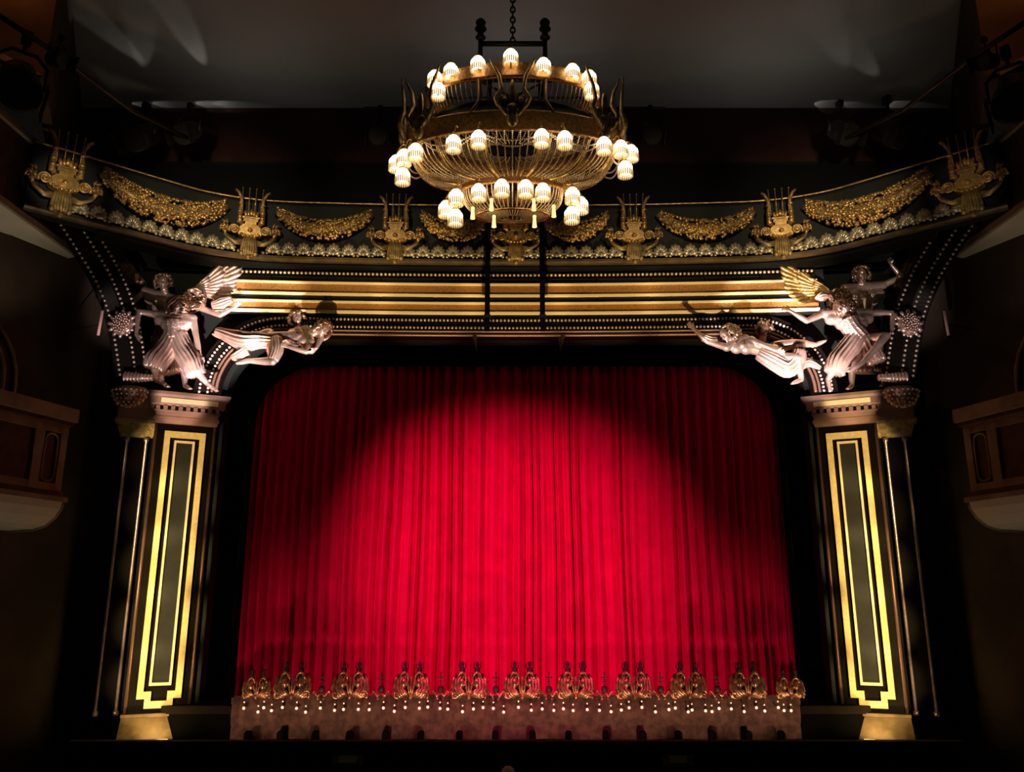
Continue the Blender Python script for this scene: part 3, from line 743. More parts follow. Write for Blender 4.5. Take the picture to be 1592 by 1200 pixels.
# feather: unit length along +x, flat in xz, slight ridge
fb = MB()
prof = [(0.0, 0.05), (0.15, 0.11), (0.45, 0.145), (0.75, 0.14), (0.92, 0.09), (1.0, 0.02)]
vs = []
for x, h in prof: vs += [(x, 0, -h), (x, -0.055 * (1 - 0.5 * x), 0), (x, 0, h), (x, 0.02, 0)]
fs = []
for i in range(len(prof) - 1):
    for k in range(4): fs.append((i * 4 + k, i * 4 + (k + 1) % 4, i * 4 + 4 + (k + 1) % 4, i * 4 + 4 + k))
fs += [(3, 2, 1, 0), (20, 21, 22, 23)]
fb.add(vs, fs, True); feather_me = {k: fb.mesh('feather', M[k]) for k in ('bronze', 'gold', 'dark_bronze')}
def wing(parent, root, a0, a1, L, seed, m='bronze', yaw=0.0, n=8):
    """fan of feathers from angle a0 to a1 (deg in the xz plane), three overlapping layers"""
    rnd = random.Random(seed); root = Vector(root)
    sgn = 1 if math.cos(RAD((a0 + a1) / 2)) > 0 else -1
    b = MB(); am_ = RAD((a0 + a1) / 2)
    e = Vector((math.cos(RAD(a0)), 0, math.sin(RAD(a0))))
    b.tube([root, root + e * L * 0.25 + Vector((0, -0.03, 0.0)), root + e * L * 0.55], [0.055, 0.05, 0.02], 8)
    wg = b.build('wing', M[m], parent, mx=reparent_world(parent))
    for layer, (fr0, fl, cnt, dy) in enumerate(((0.22, 0.78, n + 2, 0.02), (0.10, 0.58, n, -0.02), (0.02, 0.36, n - 1, -0.055))):
        for k in range(cnt):
            t = k / (cnt - 1); a = RAD(a0 + (a1 - a0) * t)
            p = root + Vector((math.cos(a) * L * fr0 * (1.2 - 0.5 * t), dy - 0.008 * k, math.sin(a) * L * fr0))
            ln = L * fl * (1 - 0.35 * t ** 1.5) * rnd.uniform(0.94, 1.05)
            mx = Matrix.Translation(p) @ Matrix.Rotation(yaw, 4, 'Z') @ Matrix.Rotation(-a, 4, 'Y') @ Matrix.Diagonal((ln, 0.6, ln * 0.42 + 0.20, 1))
            link('feather', feather_me[m], wg, mx=mx)
    return wg

# ---- left group
YF, YB, YR = 13.60, 14.0, 13.86
def js(Y, d):
    out = {}
    for k, v in d.items():
        if isinstance(v, Vector): out[k] = v
        else: out[k] = P(v[0], v[1], Y + (v[2] if len(v) > 2 else 0))
    return out
def statue(name, label, Y, joints, group, female=False, at=None):
    j = js(Y, joints)
    mh = Vector(j['hipL']).lerp(Vector(j['hipR']), 0.5)
    t = thing(name, label, 'statue', at if at else (mh.x, mh.y, Z(3.52)), 0, group)
    vox(figure(j, female), 'body', M['bronze'], t)
    return t, j
# front figure, left
t, j = statue('draped_statue', 'bronze draped statue with hanging arms standing on the left pillar', YF, dict(
    head=(276, 474, -0.10), face=Vector((0.15, -1, -0.55)), hup=Vector((0.05, -0.3, 1)),
    shL=(243, 489), shR=(300, 495), elL=(215, 484, -0.05), haL=(212, 520, -0.1), htL=(223, 538, -0.12), elR=(306, 528, -0.03), haR=(311, 556, -0.06), htR=(324, 572, -0.1),
    hipL=(262, 530), hipR=(284, 532), knL=(240, 566, -0.18), anL=(243, 591, 0.08), toeL=(256, 596, -0.08), knR=(303, 574, -0.18), anR=(322, 596, -0.0), toeR=(337, 607, -0.1)), 'statues')
curls(j['head'], j['hup'], j['face'], 120, 0.125, 1, t, 0.85, 0.14)
drape([P(270, 522, YF), P(258, 545, YF - 0.05), P(244, 562, YF - 0.14), P(238, 574, YF - 0.16)], [0.165, 0.18, 0.19, 0.15], t, 11, 0.16, 2)
drape([P(276, 522, YF), P(285, 545, YF - 0.05), P(298, 566, YF - 0.15), P(304, 583, YF - 0.17)], [0.165, 0.17, 0.165, 0.14], t, 11, 0.16, 3)
drape([P(271, 500, YF - 0.02), P(271, 515, YF - 0.02), P(271, 528, YF - 0.02)], [0.175, 0.165, 0.17], t, 9, 0.06, 5, name='bodice', m='bronze_scale')
for p, ln in ((P(310, 552, YF - 0.06), 0.042),):
    MB().lathe([(0.036, -0.012), (0.043, -0.012), (0.043, 0.012), (0.036, 0.012)], 14, p, closed=True).build('bangle', M['bronze'], t, mx=reparent_world(t))
curls(P(302, 464, YF + 0.12), Vector((0.3, -0.2, 1)), Vector((0.2, -1, 0)), 110, 0.15, 51, t, 0.9, 0.14, False)
# winged figure behind, left
t, j = statue('winged_statue', 'shadowed winged bronze statue behind the left draped figure, arm stretched toward the gold frieze', YB, dict(
    head=(254, 439, -0.14), face=Vector((0.35, -1, -0.35)), hup=Vector((0, -0.2, 1)), shL=(226, 452), shR=(290, 470, -0.06), elL=(205, 470, 0), haL=(213, 488, -0.1),
    elR=(342, 490, -0.22), haR=(364, 478, -0.26), htR=(380, 464, -0.28), hipL=(250, 515, 0.05), hipR=(275, 516, 0.05), knL=(246, 560, 0.0), anL=(252, 597, 0.05), toeL=(262, 601, -0.1), knR=(285, 560, 0), anR=(288, 600, 0.05), toeR=(296, 604, -0.1)), 'statues')
curls(j['head'], j['hup'], j['face'], 70, 0.115, 4, t, 0.5)
wing(t, P(300, 455, YB - 0.05), 50, -10, 1.0, 3)
wing(t, P(222, 440, YB), 128, 188, 0.62, 5, 'dark_bronze')  # darker bronze paints in the shade on this rear wing
drape([P(256, 462, YB), P(258, 490, YB), P(262, 530, YB), P(268, 580, YB)], [0.18, 0.19, 0.22, 0.26], t, 13, 0.14, 41, 0.5, name='robe', m='dark_bronze')  # robe darkened as the shaded mass behind the front figure
# a loose cloth bunch at the elbow
drape([P(330, 474, YB - 0.22), P(345, 470, YB - 0.25), P(361, 464, YB - 0.25)], [0.07, 0.11, 0.05], t, 8, 0.2, 9, 0.6, 'sleeve')
# reclining, left
t, j = statue('reclining_statue', 'gleaming bronze statue floating on its side with head toward the stage, left arch corner', YR, dict(
    head=(503, 512, -0.12), face=Vector((0.55, -0.8, -0.55)), hup=Vector((0.8, -0.2, 0.5)), shL=(484, 533, -0.14), shR=(474, 512, 0.05), elL=(476, 547, -0.25), haL=(448, 539, -0.28), htL=(434, 534, -0.3), elR=(500, 524, -0.1), haR=(492, 541, -0.22), htR=(484, 548, -0.25),
    hipL=(424, 536, -0.10), hipR=(418, 520, 0.06), knL=(424, 562, -0.30), anL=(388, 561, -0.2), toeL=(369, 565, -0.22), knR=(378, 533, -0.05), anR=(345, 524, 0.05), toeR=(332, 520, 0.05)), 'statues', True)
curls(j['head'], j['hup'], j['face'], 90, 0.115, 6, t, 0.6, 0.06)
drape([P(432, 532, YR - 0.06), P(405, 530, YR - 0.10), P(378, 530, YR - 0.12), P(350, 520, YR - 0.02), P(335, 514, YR)], [0.13, 0.15, 0.16, 0.10, 0.05], t, 9, 0.18, 11)
drape([P(430, 528, YR - 0.14), P(430, 545, YR - 0.24), P(424, 560, YR - 0.28)], [0.11, 0.11, 0.08], t, 9, 0.12, 12)
drape([P(385, 545, YR - 0.12), P(372, 552, YR - 0.12), P(360, 556, YR - 0.1)], [0.12, 0.10, 0.04], t, 8, 0.2, 13)
# second putto head behind the recliner
def putto(px, py, Y, seed, label, wx):
    c = P(px, py, Y); t = thing('putto_head', label, 'statue', (c.x, c.y + 0.06, c.z - 0.1), 0, 'statues')
    b = MB(); head(b, c, Vector((wx * 0.4, -1, -0.3)), UP); cap(b, c - UP * 0.05, c + Vector((0, 0.12, -0.13)), 0.05, 0.08); vox(b, 'head', M['bronze'], t)
    curls(c, UP, Vector((wx * 0.4, -1, -0.3)), 50, 0.10, seed, t, 0.5)
putto(462, 497, 13.98, 31, 'small curly gold-tinged head behind the left reclining statue', 1)
# ---- right group
t, j = statue('draped_statue', 'bronze draped statue leaning with one arm thrown wide on the right pillar', YF, dict(
    head=(1313, 474, -0.10), face=Vector((-0.1, -1, -0.6)), hup=Vector((-0.1, -0.3, 1)),
    shL=(1279, 488), shR=(1352, 486), elL=(1254, 499, -0.1), haL=(1228, 483, -0.14), htL=(1209, 477, -0.18), elR=(1389, 486, -0.02), haR=(1386, 515, -0.06), htR=(1378, 533, -0.1),
    hipL=(1326, 534), hipR=(1350, 530), knL=(1300, 570, -0.16), anL=(1287, 590, 0.04), toeL=(1291, 607, -0.06), knR=(1378, 522, -0.36), anR=(1340, 565, -0.30), toeR=(1319, 577, -0.34)), 'statues')
curls(j['head'], j['hup'], j['face'], 120, 0.125, 7, t, 0.85, 0.14)
drape([P(1336, 520, YF), P(1318, 545, YF - 0.05), P(1302, 566, YF - 0.13), P(1297, 580, YF - 0.14)], [0.17, 0.18, 0.18, 0.15], t, 12, 0.16, 14)
drape([P(1346, 525, YF), P(1356, 545, YF - 0.08), P(1364, 563, YF - 0.12)], [0.14, 0.15, 0.14], t, 9, 0.18, 15)
drape([P(1316, 496, YF - 0.02), P(1325, 512, YF - 0.02), P(1337, 526, YF - 0.02)], [0.175, 0.17, 0.17], t, 9, 0.06, 16, name='bodice', m='bronze_scale')
curls(P(1306, 462, YF + 0.12), Vector((-0.2, -0.2, 1)), Vector((-0.2, -1, 0)), 100, 0.14, 52, t, 0.9, 0.14, False)
t, j = statue('winged_statue', 'shadowed winged bronze statue behind the right draped figure, one spread wing coloured gold for light', YB, dict(
    head=(1339, 427, -0.14), face=Vector((-0.1, -1, -0.3)), hup=Vector((0, -0.2, 1)), shL=(1312, 448), shR=(1373, 443), elL=(1290, 480, 0), haL=(1300, 500, -0.1),
    elR=(1402, 430, -0.1), haR=(1386, 412, -0.16), htR=(1380, 395, -0.16), hipL=(1330, 515, 0.05), hipR=(1356, 516, 0.05), knL=(1325, 560, 0), anL=(1324, 600, 0.05), toeL=(1318, 604, -0.1), knR=(1372, 560, 0), anR=(1374, 597, 0.05), toeR=(1370, 600, -0.1)), 'statues')
curls(j['head'], j['hup'], j['face'], 70, 0.115, 8, t, 0.5)
wing(t, P(1292, 456, YB - 0.05), 142, 196, 0.98, 6, 'gold')  # gold feathers stand in for frieze light falling on this wing
wing(t, P(1392, 448, YB), 62, -32, 0.72, 8, 'dark_bronze', n=11)  # dark bronze copy, shade put into the wing colour
drape([P(1342, 455, YB), P(1343, 490, YB), P(1344, 530, YB), P(1348, 580, YB)], [0.18, 0.19, 0.22, 0.26], t, 13, 0.14, 42, 0.5, name='robe', m='dark_bronze')  # robe colour carries the shade behind the draped figure
drape([P(1288, 462, YB - 0.2), P(1278, 462, YB - 0.22), P(1268, 466, YB - 0.2)], [0.05, 0.10, 0.04], t, 8, 0.2, 17, 0.6, 'sleeve')
t, j = statue('reclining_statue', 'gleaming bronze statue stretched on its back reaching toward the frieze, right arch corner', YR, dict(
    head=(1128, 521, -0.10), face=Vector((-0.6, -0.7, -0.5)), hup=Vector((-0.6, -0.1, 0.8)), shL=(1130, 540, -0.10), shR=(1158, 526, -0.06), elL=(1100, 531, -0.2), haL=(1078, 511, -0.22), htL=(1065, 496, -0.22),
    elR=(1182, 534, -0.22), haR=(1206, 545, -0.3), htR=(1222, 548, -0.3), hipL=(1203, 557, -0.1), hipR=(1206, 540, 0.02), knL=(1240, 556, -0.34), anL=(1246, 590, -0.2), toeL=(1232, 596, -0.28), knR=(1240, 533, -0.12), anR=(1268, 536, -0.08), toeR=(1283, 530, -0.12)), 'statues', True)
curls(Vector(j['head']) + Vector((0.08, 0.02, 0.04)), j['hup'], j['face'], 110, 0.125, 9, t, 0.9, 0.14)
drape([P(1180, 548, YR - 0.08), P(1205, 562, YR - 0.14), P(1226, 572, YR - 0.2), P(1240, 558, YR - 0.26), P(1243, 545, YR - 0.26)], [0.12, 0.16, 0.16, 0.13, 0.10], t, 10, 0.14, 18)
drape([P(1112, 529, YR - 0.14), P(1104, 529, YR - 0.17), P(1093, 524, YR - 0.2)], [0.075, 0.08, 0.06], t, 8, 0.14, 19, name='sleeve')
drape([P(1240, 572, YR - 0.1), P(1255, 563, YR - 0.1), P(1276, 572, YR - 0.08)], [0.08, 0.08, 0.03], t, 8, 0.2, 20)
putto(1188, 512, 13.98, 33, 'small curly head in shadow behind the right reclining statue', -1)

# ================================================================== CORNER BRACKETS (strap with beads, rosette, gadroon, bead bowl)
for s in (-1, 1):
    fx = lambda x: x if s < 0 else 2 * 801.5 - x
    c0 = P(fx(200), 600, 13.75)
    t = thing('corner_bracket', 'dark beaded strap with rosette linking the cornice and the %s pillar' % PL[s], 'bracket', (c0.x, c0.y, Z(3.52)), 0, 'corner brackets')
    Wt = reparent_world(t)
    path = [P(fx(112), 342, 12.55), P(fx(140), 385, 12.8), P(fx(166), 430, 13.1), P(fx(186), 478, 13.4), P(fx(198), 530, 13.55), P(fx(206), 585, 13.68)]
    sm = [Vector(v) for v in _crom([tuple(p) for p in path], 8)]
    fr3 = []
    for i, p in enumerate(sm):
        tg = (sm[min(i + 1, len(sm) - 1)] - sm[max(i - 1, 0)]).normalized()
        nn = Vector((-s * 0.45, -0.9, 0)); nn = (nn - tg * nn.dot(tg)).normalized(); fr3.append((p, nn, tg.cross(nn)))
    MB().sweep(fr3, [(-0.12, -0.26), (0.0, -0.26), (0.05, 0), (0.0, 0.26), (-0.12, 0.26)]).build('strap', M['pillar_dark'], t, mx=Wt)
    for o in (-0.22, -0.05, 0.19):
        bead_line([p + nn * (0.045 - 0.03 * abs(o) / 0.22) + bb * o for p, nn, bb in fr3], 0.028, 0.085).build('bead_row', M['pearl'], t, mx=Wt, kind='stuff')
    c = P(fx(191), 504, 13.3); ro = MB(); rnd = random.Random(2)
    ro.lathe([(0.0, 0.0), (0.19, 0.0), (0.2, 0.03), (0.17, 0.06), (0.0, 0.07)], 20, (0, 0, 0), mx=Matrix.Translation(c) @ Matrix.Rotation(RAD(90), 4, 'X'))
    for k in range(46):
        a = k * 2.4; r = 0.022 * math.sqrt(k)
        ro.ball(c + Vector((r * math.cos(a), -0.08 - 0.05 * (1 - r / 0.16), r * math.sin(a) * 1.15)), 0.02, 6, 4)
    for k in range(12):
        a = k * math.pi / 6
        ro.ellip(c + Vector((0.19 * math.cos(a), -0.04, 0.2 * math.sin(a))), (0.035, 0.03, 0.055), Matrix.Rotation(-a + math.pi / 2, 3, 'Y'), 7, 5)
    ro.build('rosette', M['bronze'], t, mx=Wt)
    ga = MB(); c1 = P(fx(196), 587, 13.5); c2 = P(fx(236), 587, 13.5)
    prof = []
    for k in range(9):
        q = c1.lerp(c2, k / 8); ga.ellip(q, (0.032, 0.11 - 0.05 * k / 8, 0.11 - 0.05 * k / 8), Matrix.Identity(3), 10, 8)
    ga.tube([c1, c2], [0.08, 0.045], 10); ga.build('gadroon', M['bronze'], t, mx=Wt)
    bo = MB(); c = P(fx(202), 605, 13.5); rnd = random.Random(4)
    for ring in range(6):
        th = RAD(8 + 15 * ring); r = 0.29 * math.cos(th); n_ = max(5, int(22 * math.cos(th)))
        for k in range(n_):
            a = 2 * math.pi * (k + 0.5 * (ring % 2)) / n_; bo.ball(c + Vector((r * math.cos(a), r * math.sin(a) * 0.7, -0.30 * math.sin(th))), 0.022, 6, 4)
    bo.build('bead_bowl', M['bronze'], t, mx=Wt, kind='stuff')
    MB().lathe([(0.27, 0.02), (0.26, -0.05), (0.2, -0.17), (0.1, -0.25), (0.01, -0.28)], 16, c, 1, 0.7).build('bowl_core', M['dark_bronze'], t, mx=Wt)

# ================================================================== CHANDELIER
CC = Vector((P(797, 230, 9.4).x, 9.4, Z(5.3)))
ch = thing('chandelier', 'huge tiered oval chandelier of copper bands, crystal strands and glowing glass shades', 'chandelier', tuple(CC))
def zc(rel): return Z(rel) - CC.z
def ring(a, b_, z0, z1, t, name, m, lip=0.03):
    A = b_ / a
    pr = [(a - t, z0), (a, z0), (a + lip, z0 + 0.02), (a, z0 + 0.05), (a, z1 - 0.05), (a + lip, z1 - 0.02), (a, z1), (a - t, z1)]
    return MB().lathe(pr, 72, (0, 0, 0), 1, A, closed=True).build(name, M[m], ch)
ring(1.09, 0.56, zc(6.16), zc(6.37), 0.05, 'upper_band', 'copper')
ring(0.98, 0.48, zc(5.72), zc(5.92), 0.05, 'inner_band', 'iron')
ring(1.31, 0.56, zc(5.44), zc(5.72), 0.06, 'middle_band', 'copper')
ring(0.63, 0.27, zc(4.91), zc(5.08), 0.05, 'lower_band', 'copper')
def ell(a, b_, ang, z): return Vector((a * math.cos(ang), b_ * math.sin(ang), z))
# crystal strands
def strands(specs, n, r, step, name, phase=0.0):
    b = MB()
    for k in range(n):
        ang = 2 * math.pi * (k + phase) / n
        pts = [ell(a, b_, ang, z) for a, b_, z in specs]
        sm = [Vector(v) for v in _crom([tuple(p) for p in pts], 5)]
        acc = 0.0; nxt = 0.0
        for i in range(len(sm) - 1):
            L = (sm[i + 1] - sm[i]).length
            while nxt <= acc + L:
                c = sm[i].lerp(sm[i + 1], (nxt - acc) / L)
                b.add([c + Vector(q) * r for q in ((1, 0, 0), (0, 1, 0), (-1, 0, 0), (0, -1, 0), (0, 0, 1.3), (0, 0, -1.3))],
                      [(0, 1, 4), (1, 2, 4), (2, 3, 4), (3, 0, 4), (1, 0, 5), (2, 1, 5), (3, 2, 5), (0, 3, 5)], False)
                nxt += step
            acc += L
    return b.build(name, M['crystal'], ch, kind='stuff')
strands([(1.29, 0.55, zc(5.44)), (1.18, 0.50, zc(5.22)), (0.95, 0.40, zc(5.06)), (0.62, 0.265, zc(5.0))], 84, 0.011, 0.022, 'bowl_strands')
strands([(1.07, 0.54, zc(6.17)), (1.05, 0.52, zc(6.06)), (1.0, 0.5, zc(5.93))], 90, 0.008, 0.018, 'upper_fringe', 0.3)
strands([(0.62, 0.265, zc(4.91)), (0.58, 0.25, zc(4.75)), (0.42, 0.19, zc(4.62)), (0.15, 0.07, zc(4.57))], 60, 0.010, 0.02, 'basket_strands')
strands([(0.99, 0.49, zc(5.72)), (0.9, 0.44, zc(5.60)), (0.7, 0.33, zc(5.52)), (0.35, 0.16, zc(5.5))], 60, 0.008, 0.022, 'inner_strands')
# ribs under the bowl
for k in range(12):
    ang = 2 * math.pi * (k + 0.5) / 12
    pts = [ell(1.30, 0.555, ang, zc(5.44)), ell(1.16, 0.49, ang, zc(5.19)), ell(0.92, 0.39, ang, zc(5.035)), ell(0.63, 0.27, ang, zc(4.99))]
    MB().tube([Vector(v) for v in _crom([tuple(p) for p in pts], 5)], 0.022, 6).build('rib', M['gold'], ch)
for k in range(8):
    ang = 2 * math.pi * k / 8 + 0.39
    MB().tube([ell(1.30, 0.555, ang, zc(5.70)), ell(1.05, 0.5, ang, zc(5.9)), ell(1.08, 0.55, ang, zc(6.18))], 0.022, 6).build('strut', M['dark_bronze'], ch)
# bead festoons under the middle band
for k in range(10):
    a0, a1 = 2 * math.pi * k / 10, 2 * math.pi * (k + 1) / 10; b = MB()
    for drop in (0.13, 0.21):
        for q in range(34):
            t_ = q / 33; ang = a0 + (a1 - a0) * t_
            b.ball(ell(1.33, 0.575, ang, zc(5.43) - drop * 4 * t_ * (1 - t_)), 0.013, 5, 3)
    b.build('festoon', M['crystal'], ch, kind='stuff')
# lyre horns standing on the middle band
hm = MB()
for q in (-1, 1):
    hm.tube([(q * 0.05, 0, -0.10), (q * 0.17, -0.03, 0.02), (q * 0.20, -0.02, 0.10), (q * 0.13, 0, 0.24), (q * 0.16, 0, 0.42), (q * 0.24, 0, 0.58), (q * 0.27, 0, 0.66)], [0.03, 0.035, 0.035, 0.03, 0.024, 0.017, 0.009], 8)
    hm.ball((q * 0.10, -0.03, 0.06), (0.05, 0.035, 0.05), 8, 5)
hm.ball((0, -0.02, -0.06), (0.10, 0.05, 0.10), 10, 6); hm.ball((0, -0.03, -0.20), (0.07, 0.05, 0.09), 8, 5); hm.ball((0, -0.02, 0.16), (0.05, 0.03, 0.20), 8, 6)
for q in range(-2, 3): hm.ellip((q * 0.05, -0.04, -0.13 + 0.02 * abs(q)), (0.022, 0.03, 0.07), Matrix.Rotation(q * 0.3, 3, 'Y'), 6, 5)
hm_me = hm.mesh('lyre_horns', M['old_gold'])
for ang in (-90, -146, -34, 176, 4, 60, 120):
    a = RAD(ang); p = ell(1.35, 0.60, a, zc(5.73)); nrm = Vector((math.cos(a) / 1.35, math.sin(a) / 0.60, 0)).normalized()
    link('lyre_horns', hm_me, ch, mx=Matrix.Translation(p) @ Matrix.Rotation(math.atan2(nrm.x, -nrm.y), 4, 'Z'))
# lamps
lm = MB(); lm.lathe([(0.012, 0.10), (0.04, 0.097), (0.058, 0.083), (0.063, 0.062), (0.06, 0.057), (0.082, 0.048), (0.090, 0.028), (0.090, -0.03), (0.02, -0.034)], 16)
shade_me = lm.mesh('glass_shade', M['shade'])
lf = MB()
for k in range(22):
    a = 2 * math.pi * k / 22; lf.tube([(0.086 * math.cos(a), 0.086 * math.sin(a), -0.025), (0.088 * math.cos(a), 0.088 * math.sin(a), -0.10)], [0.010, 0.008], 5)
fringe_me = lf.mesh('bead_fringe', M['fringe'])
lc = MB(); lc.lathe([(0.045, 0.095), (0.05, 0.105), (0.03, 0.115), (0.012, 0.15), (0.005, 0.155)], 10); cap_me = lc.mesh('cap', M['gold'])
TOP = [(676, 122), (681, 141), (701, 111), (743, 100), (794, 89), (845, 103), (890, 112), (916, 122), (920, 140)]
MID = [(705, 223), (744, 216), (842, 214), (878, 217), (939, 226), (646, 236), (628, 245), (616, 254), (626, 274), (965, 231), (981, 238), (972, 263)]
BOT = [(709, 307), (744, 299), (780, 292), (817, 293), (844, 298), (693, 325), (708, 338), (890, 304), (903, 319), (889, 334)]
def ring_angle(px, py, Y): return P(px, py, Y)
for tier, lst, a, b_, zr, zat in (('t', TOP, 1.12, 0.58, 6.40, 6.30), ('m', MID, 1.40, 0.62, 5.5, 5.50), ('b', BOT, 0.72, 0.34, 4.9, 4.97)):
    for px, py in lst:
        # follow the ring: x from the pixel, depth on the front half of the oval
        x = (P(px, py, 9.2).x - CC.x); x = max(-1.45, min(1.45, x))
        u = min(1.0, abs(x) / (a + 0.06)); Y = CC.y - (b_ + 0.03) * math.sqrt(max(0.0, 1 - u * u))
        p = P(px, py, Y) - CC
        l_ = link('lamp', shade_me, ch, mx=Matrix.Translation(p))
        link('bead_fringe', fringe_me, l_); link('cap', cap_me, l_)
        # bracket arm back to the band
        ang = math.atan2(p.y / b_, p.x / a); q = ell(a * 0.97, b_ * 0.97, ang, zc(zat))
        mid = (p + q) / 2 + Vector((0, 0, 0.12 if tier != 't' else -0.04))
        top = p + Vector((0, 0, 0.13)) if tier != 't' else p + Vector((0, 0, -0.06))
        MB().tube([Vector(v) - p for v in _crom([tuple(q), tuple(mid), tuple(top)], 6)], 0.012, 6).build('arm', M['gold'], l_)
# drop finials under the lowest basket
dm = MB(); dm.lathe([(0.012, 0.08), (0.022, 0.07), (0.018, 0.03), (0.026, -0.06), (0.030, -0.075), (0.005, -0.08)], 10); d_me = dm.mesh('drop_finial', M['amber_glow'])  # gold pendants, no lamps; their shine is emission
for px, py in ((735, 331), (764, 318), (768, 344), (830, 318), (831, 344), (861, 328)):
    p = P(px, py, 9.22 if py > 330 else 9.12) - CC; link('drop_finial', d_me, ch, mx=Matrix.Translation(p))
for a, b_, z_ in ((0.45, 0.2, 4.60),):
    MB().tube([ell(a, b_, 2 * math.pi * k / 40, zc(z_)) for k in range(41)], 0.014, 6).build('basket_hoop', M['gold'], ch)
MB().tube([(0, 0, zc(4.62)), (0, 0, zc(6.6))], 0.03, 8).build('centre_rod', M['iron'], ch)
for k in range(6):
    a = 2 * math.pi * k / 6; MB().tube([(0, 0, zc(6.25)), ell(1.07, 0.54, a, zc(6.25))], 0.016, 6).build('spoke', M['iron'], ch)
    MB().tube([(0, 0, zc(5.0)), ell(0.62, 0.26, a, zc(5.0))], 0.014, 6).build('spoke', M['iron'], ch)
# yoke and chain
zy = P(800, 68, 9.4).z - CC.z
MB().tube([(-0.44, 0, zy), (0.44, 0, zy)], 0.035, 8).build('yoke_bar', M['iron'], ch)
for q in (-1, 1):
    yk = MB(); yk.tube([(q * 0.42, 0, zc(6.25)), (q * 0.42, 0, zy + 0.12)], 0.03, 8)
    yk.lathe([(0.03, 0), (0.07, 0.03), (0.04, 0.07), (0.04, 0.12), (0.08, 0.16), (0.05, 0.20), (0.07, 0.26), (0.045, 0.30)], 12, (q * 0.42, 0, zy + 0.06)); yk.build('yoke_post', M['iron'], ch)
zt = Z(9.37) - CC.z; zq = zy; k = 0
lk = MB(); lk.tube([(0.03 * math.cos(a), 0, 0.05 * math.sin(a)) for a in [2 * math.pi * i / 12 for i in range(13)]], 0.012, 5); lk_me = lk.mesh('chain_link', M['iron'])
while zq < zt:
    link('chain_link', lk_me, ch, mx=Matrix.Translation((0.0, 0, zq + 0.05)) @ Matrix.Rotation(RAD(90 * (k % 2)), 4, 'Z')); zq += 0.078; k += 1

# two black guide posts for the chandelier
for x, lb in ((758, 'black guide post hanging before the frieze, left of centre'), (843, 'black guide post hanging before the frieze, right of centre')):
    p = P(x, 440, 13.4); g = thing('guide_post', lb, 'post', (p.x, 13.4, Z(4.45)), 0, 'chandelier guide posts')
    MB().box((0, 0, 2.4), (0.085, 0.07, 4.8)).build('rail', M['velour'], g)
    for k in range(4): MB().box((0, -0.02, 0.25 + 1.2 * k), (0.11, 0.10, 0.05)).build('clamp', M['iron'], g)
    q = P(741 if x < 800 else 872, 540, 14.0)
    MB().add([(q.x - p.x - 0.05 * (1 if x < 800 else -1) - 0.035, 0.75, 0.15), (q.x - p.x + 0.035 - 0.05 * (1 if x < 800 else -1), 0.75, 0.15), (q.x - p.x, 0.75, -0.18), (q.x - p.x - 0.035, 0.8, 0.15), (q.x - p.x + 0.0, 0.8, 0.15), (q.x - p.x, 0.8, -0.18)],
             [(0, 1, 2), (5, 4, 3), (0, 3, 4, 1), (1, 4, 5, 2), (2, 5, 3, 0)]).build('pennant', M['house_wall'], g)
bar = MB().tube([(-1.4, 13.4, Z(9.27)), (1.4, 13.4, Z(9.27))], 0.04, 8).build('hanging_bar', M['iron'], None, 'black bar under the ceiling carrying the two guide posts', 'bar')

# ================================================================== FOOTLIGHTS
dr = thing('stage_skirt', 'brown fringed cloth skirt hanging along the stage edge', 'cloth', (0, 14.0, Z(-1.95)))
rnd = random.Random(9); vs = []; fs = []; nx = 360
rows = [(-1.40, 0.0), (-1.46, 0.03), (-1.55, 0.07), (-1.68, 0.09), (-1.80, 0.07), (-1.86, 0.03), (-1.88, 0.05), (-2.05, 0.055)]
for z, o in rows:
    for i in range(nx + 1):
        x = -4.46 + 8.92 * i / nx
        vs.append((x, 14.06 - o - 0.012 * math.sin(x * 41 + z * 3) - 0.008 * math.sin(x * 97), Z(z + 0.012 * math.sin(x * 3.1))))
for k in range(len(rows) - 1):
    for i in range(nx): a = k * (nx + 1) + i; fs.append((a + nx + 1, a + nx + 2, a + 1, a))
MB().add(vs, fs, True).build('cloth', M['drape'], dr, mx=reparent_world(dr))
vs2 = []
MB().box((0, 14.2, Z(-1.49)), (9.0, 0.3, 0.1)).build('ledge', M['drape'], dr, mx=reparent_world(dr))
# gilt cartouches
cm = {}
b = MB()
for q in (-1, 1):
    for k in range(4):
        w_ = 0.30 - 0.05 * k
        b.tube([(q * 0.04, -0.02 - 0.01 * k, 0.03), (q * (0.10 + 0.03 * (3 - k)), -0.05 - 0.01 * k, 0.02 + 0.02 * k), (q * w_, -0.04, 0.12), (q * (w_ - 0.02), -0.02, 0.24), (q * (w_ - 0.07), 0, 0.32)], [0.024, 0.036, 0.032, 0.026, 0.012], 6)
    spiral(b, q * 0.24, 0.05, 0.06, 1.4, q, 0.016, -0.06, 0.0)
    b.tube([(q * 0.13 + 0.075 * math.cos(a), -0.03, 0.25 + 0.09 * math.sin(a)) for a in [2 * math.pi * i / 16 for i in range(17)]], 0.023, 6)
    b.tube([(q * 0.24, -0.03, 0.05), (q * 0.28, -0.04, 0.0), (q * 0.31, -0.03, 0.06), (q * 0.28, -0.03, 0.10)], [0.018, 0.02, 0.016, 0.008], 6)
cm['scrolls'] = b.mesh('scrollwork', M['gilt_shell'])
b = MB()
for q in (-1, 0, 1): b.ellip((q * 0.04, -0.06, 0.17 - 0.04 * abs(q)), (0.022, 0.022, 0.13 - 0.03 * abs(q)), Matrix.Rotation(q * 0.25, 3, 'Y'), 7, 6)
b.ball((0, -0.07, 0.02), (0.035, 0.03, 0.05), 8, 5)
cm['drop'] = b.mesh('centre_leaf', M['gilt_shell'])
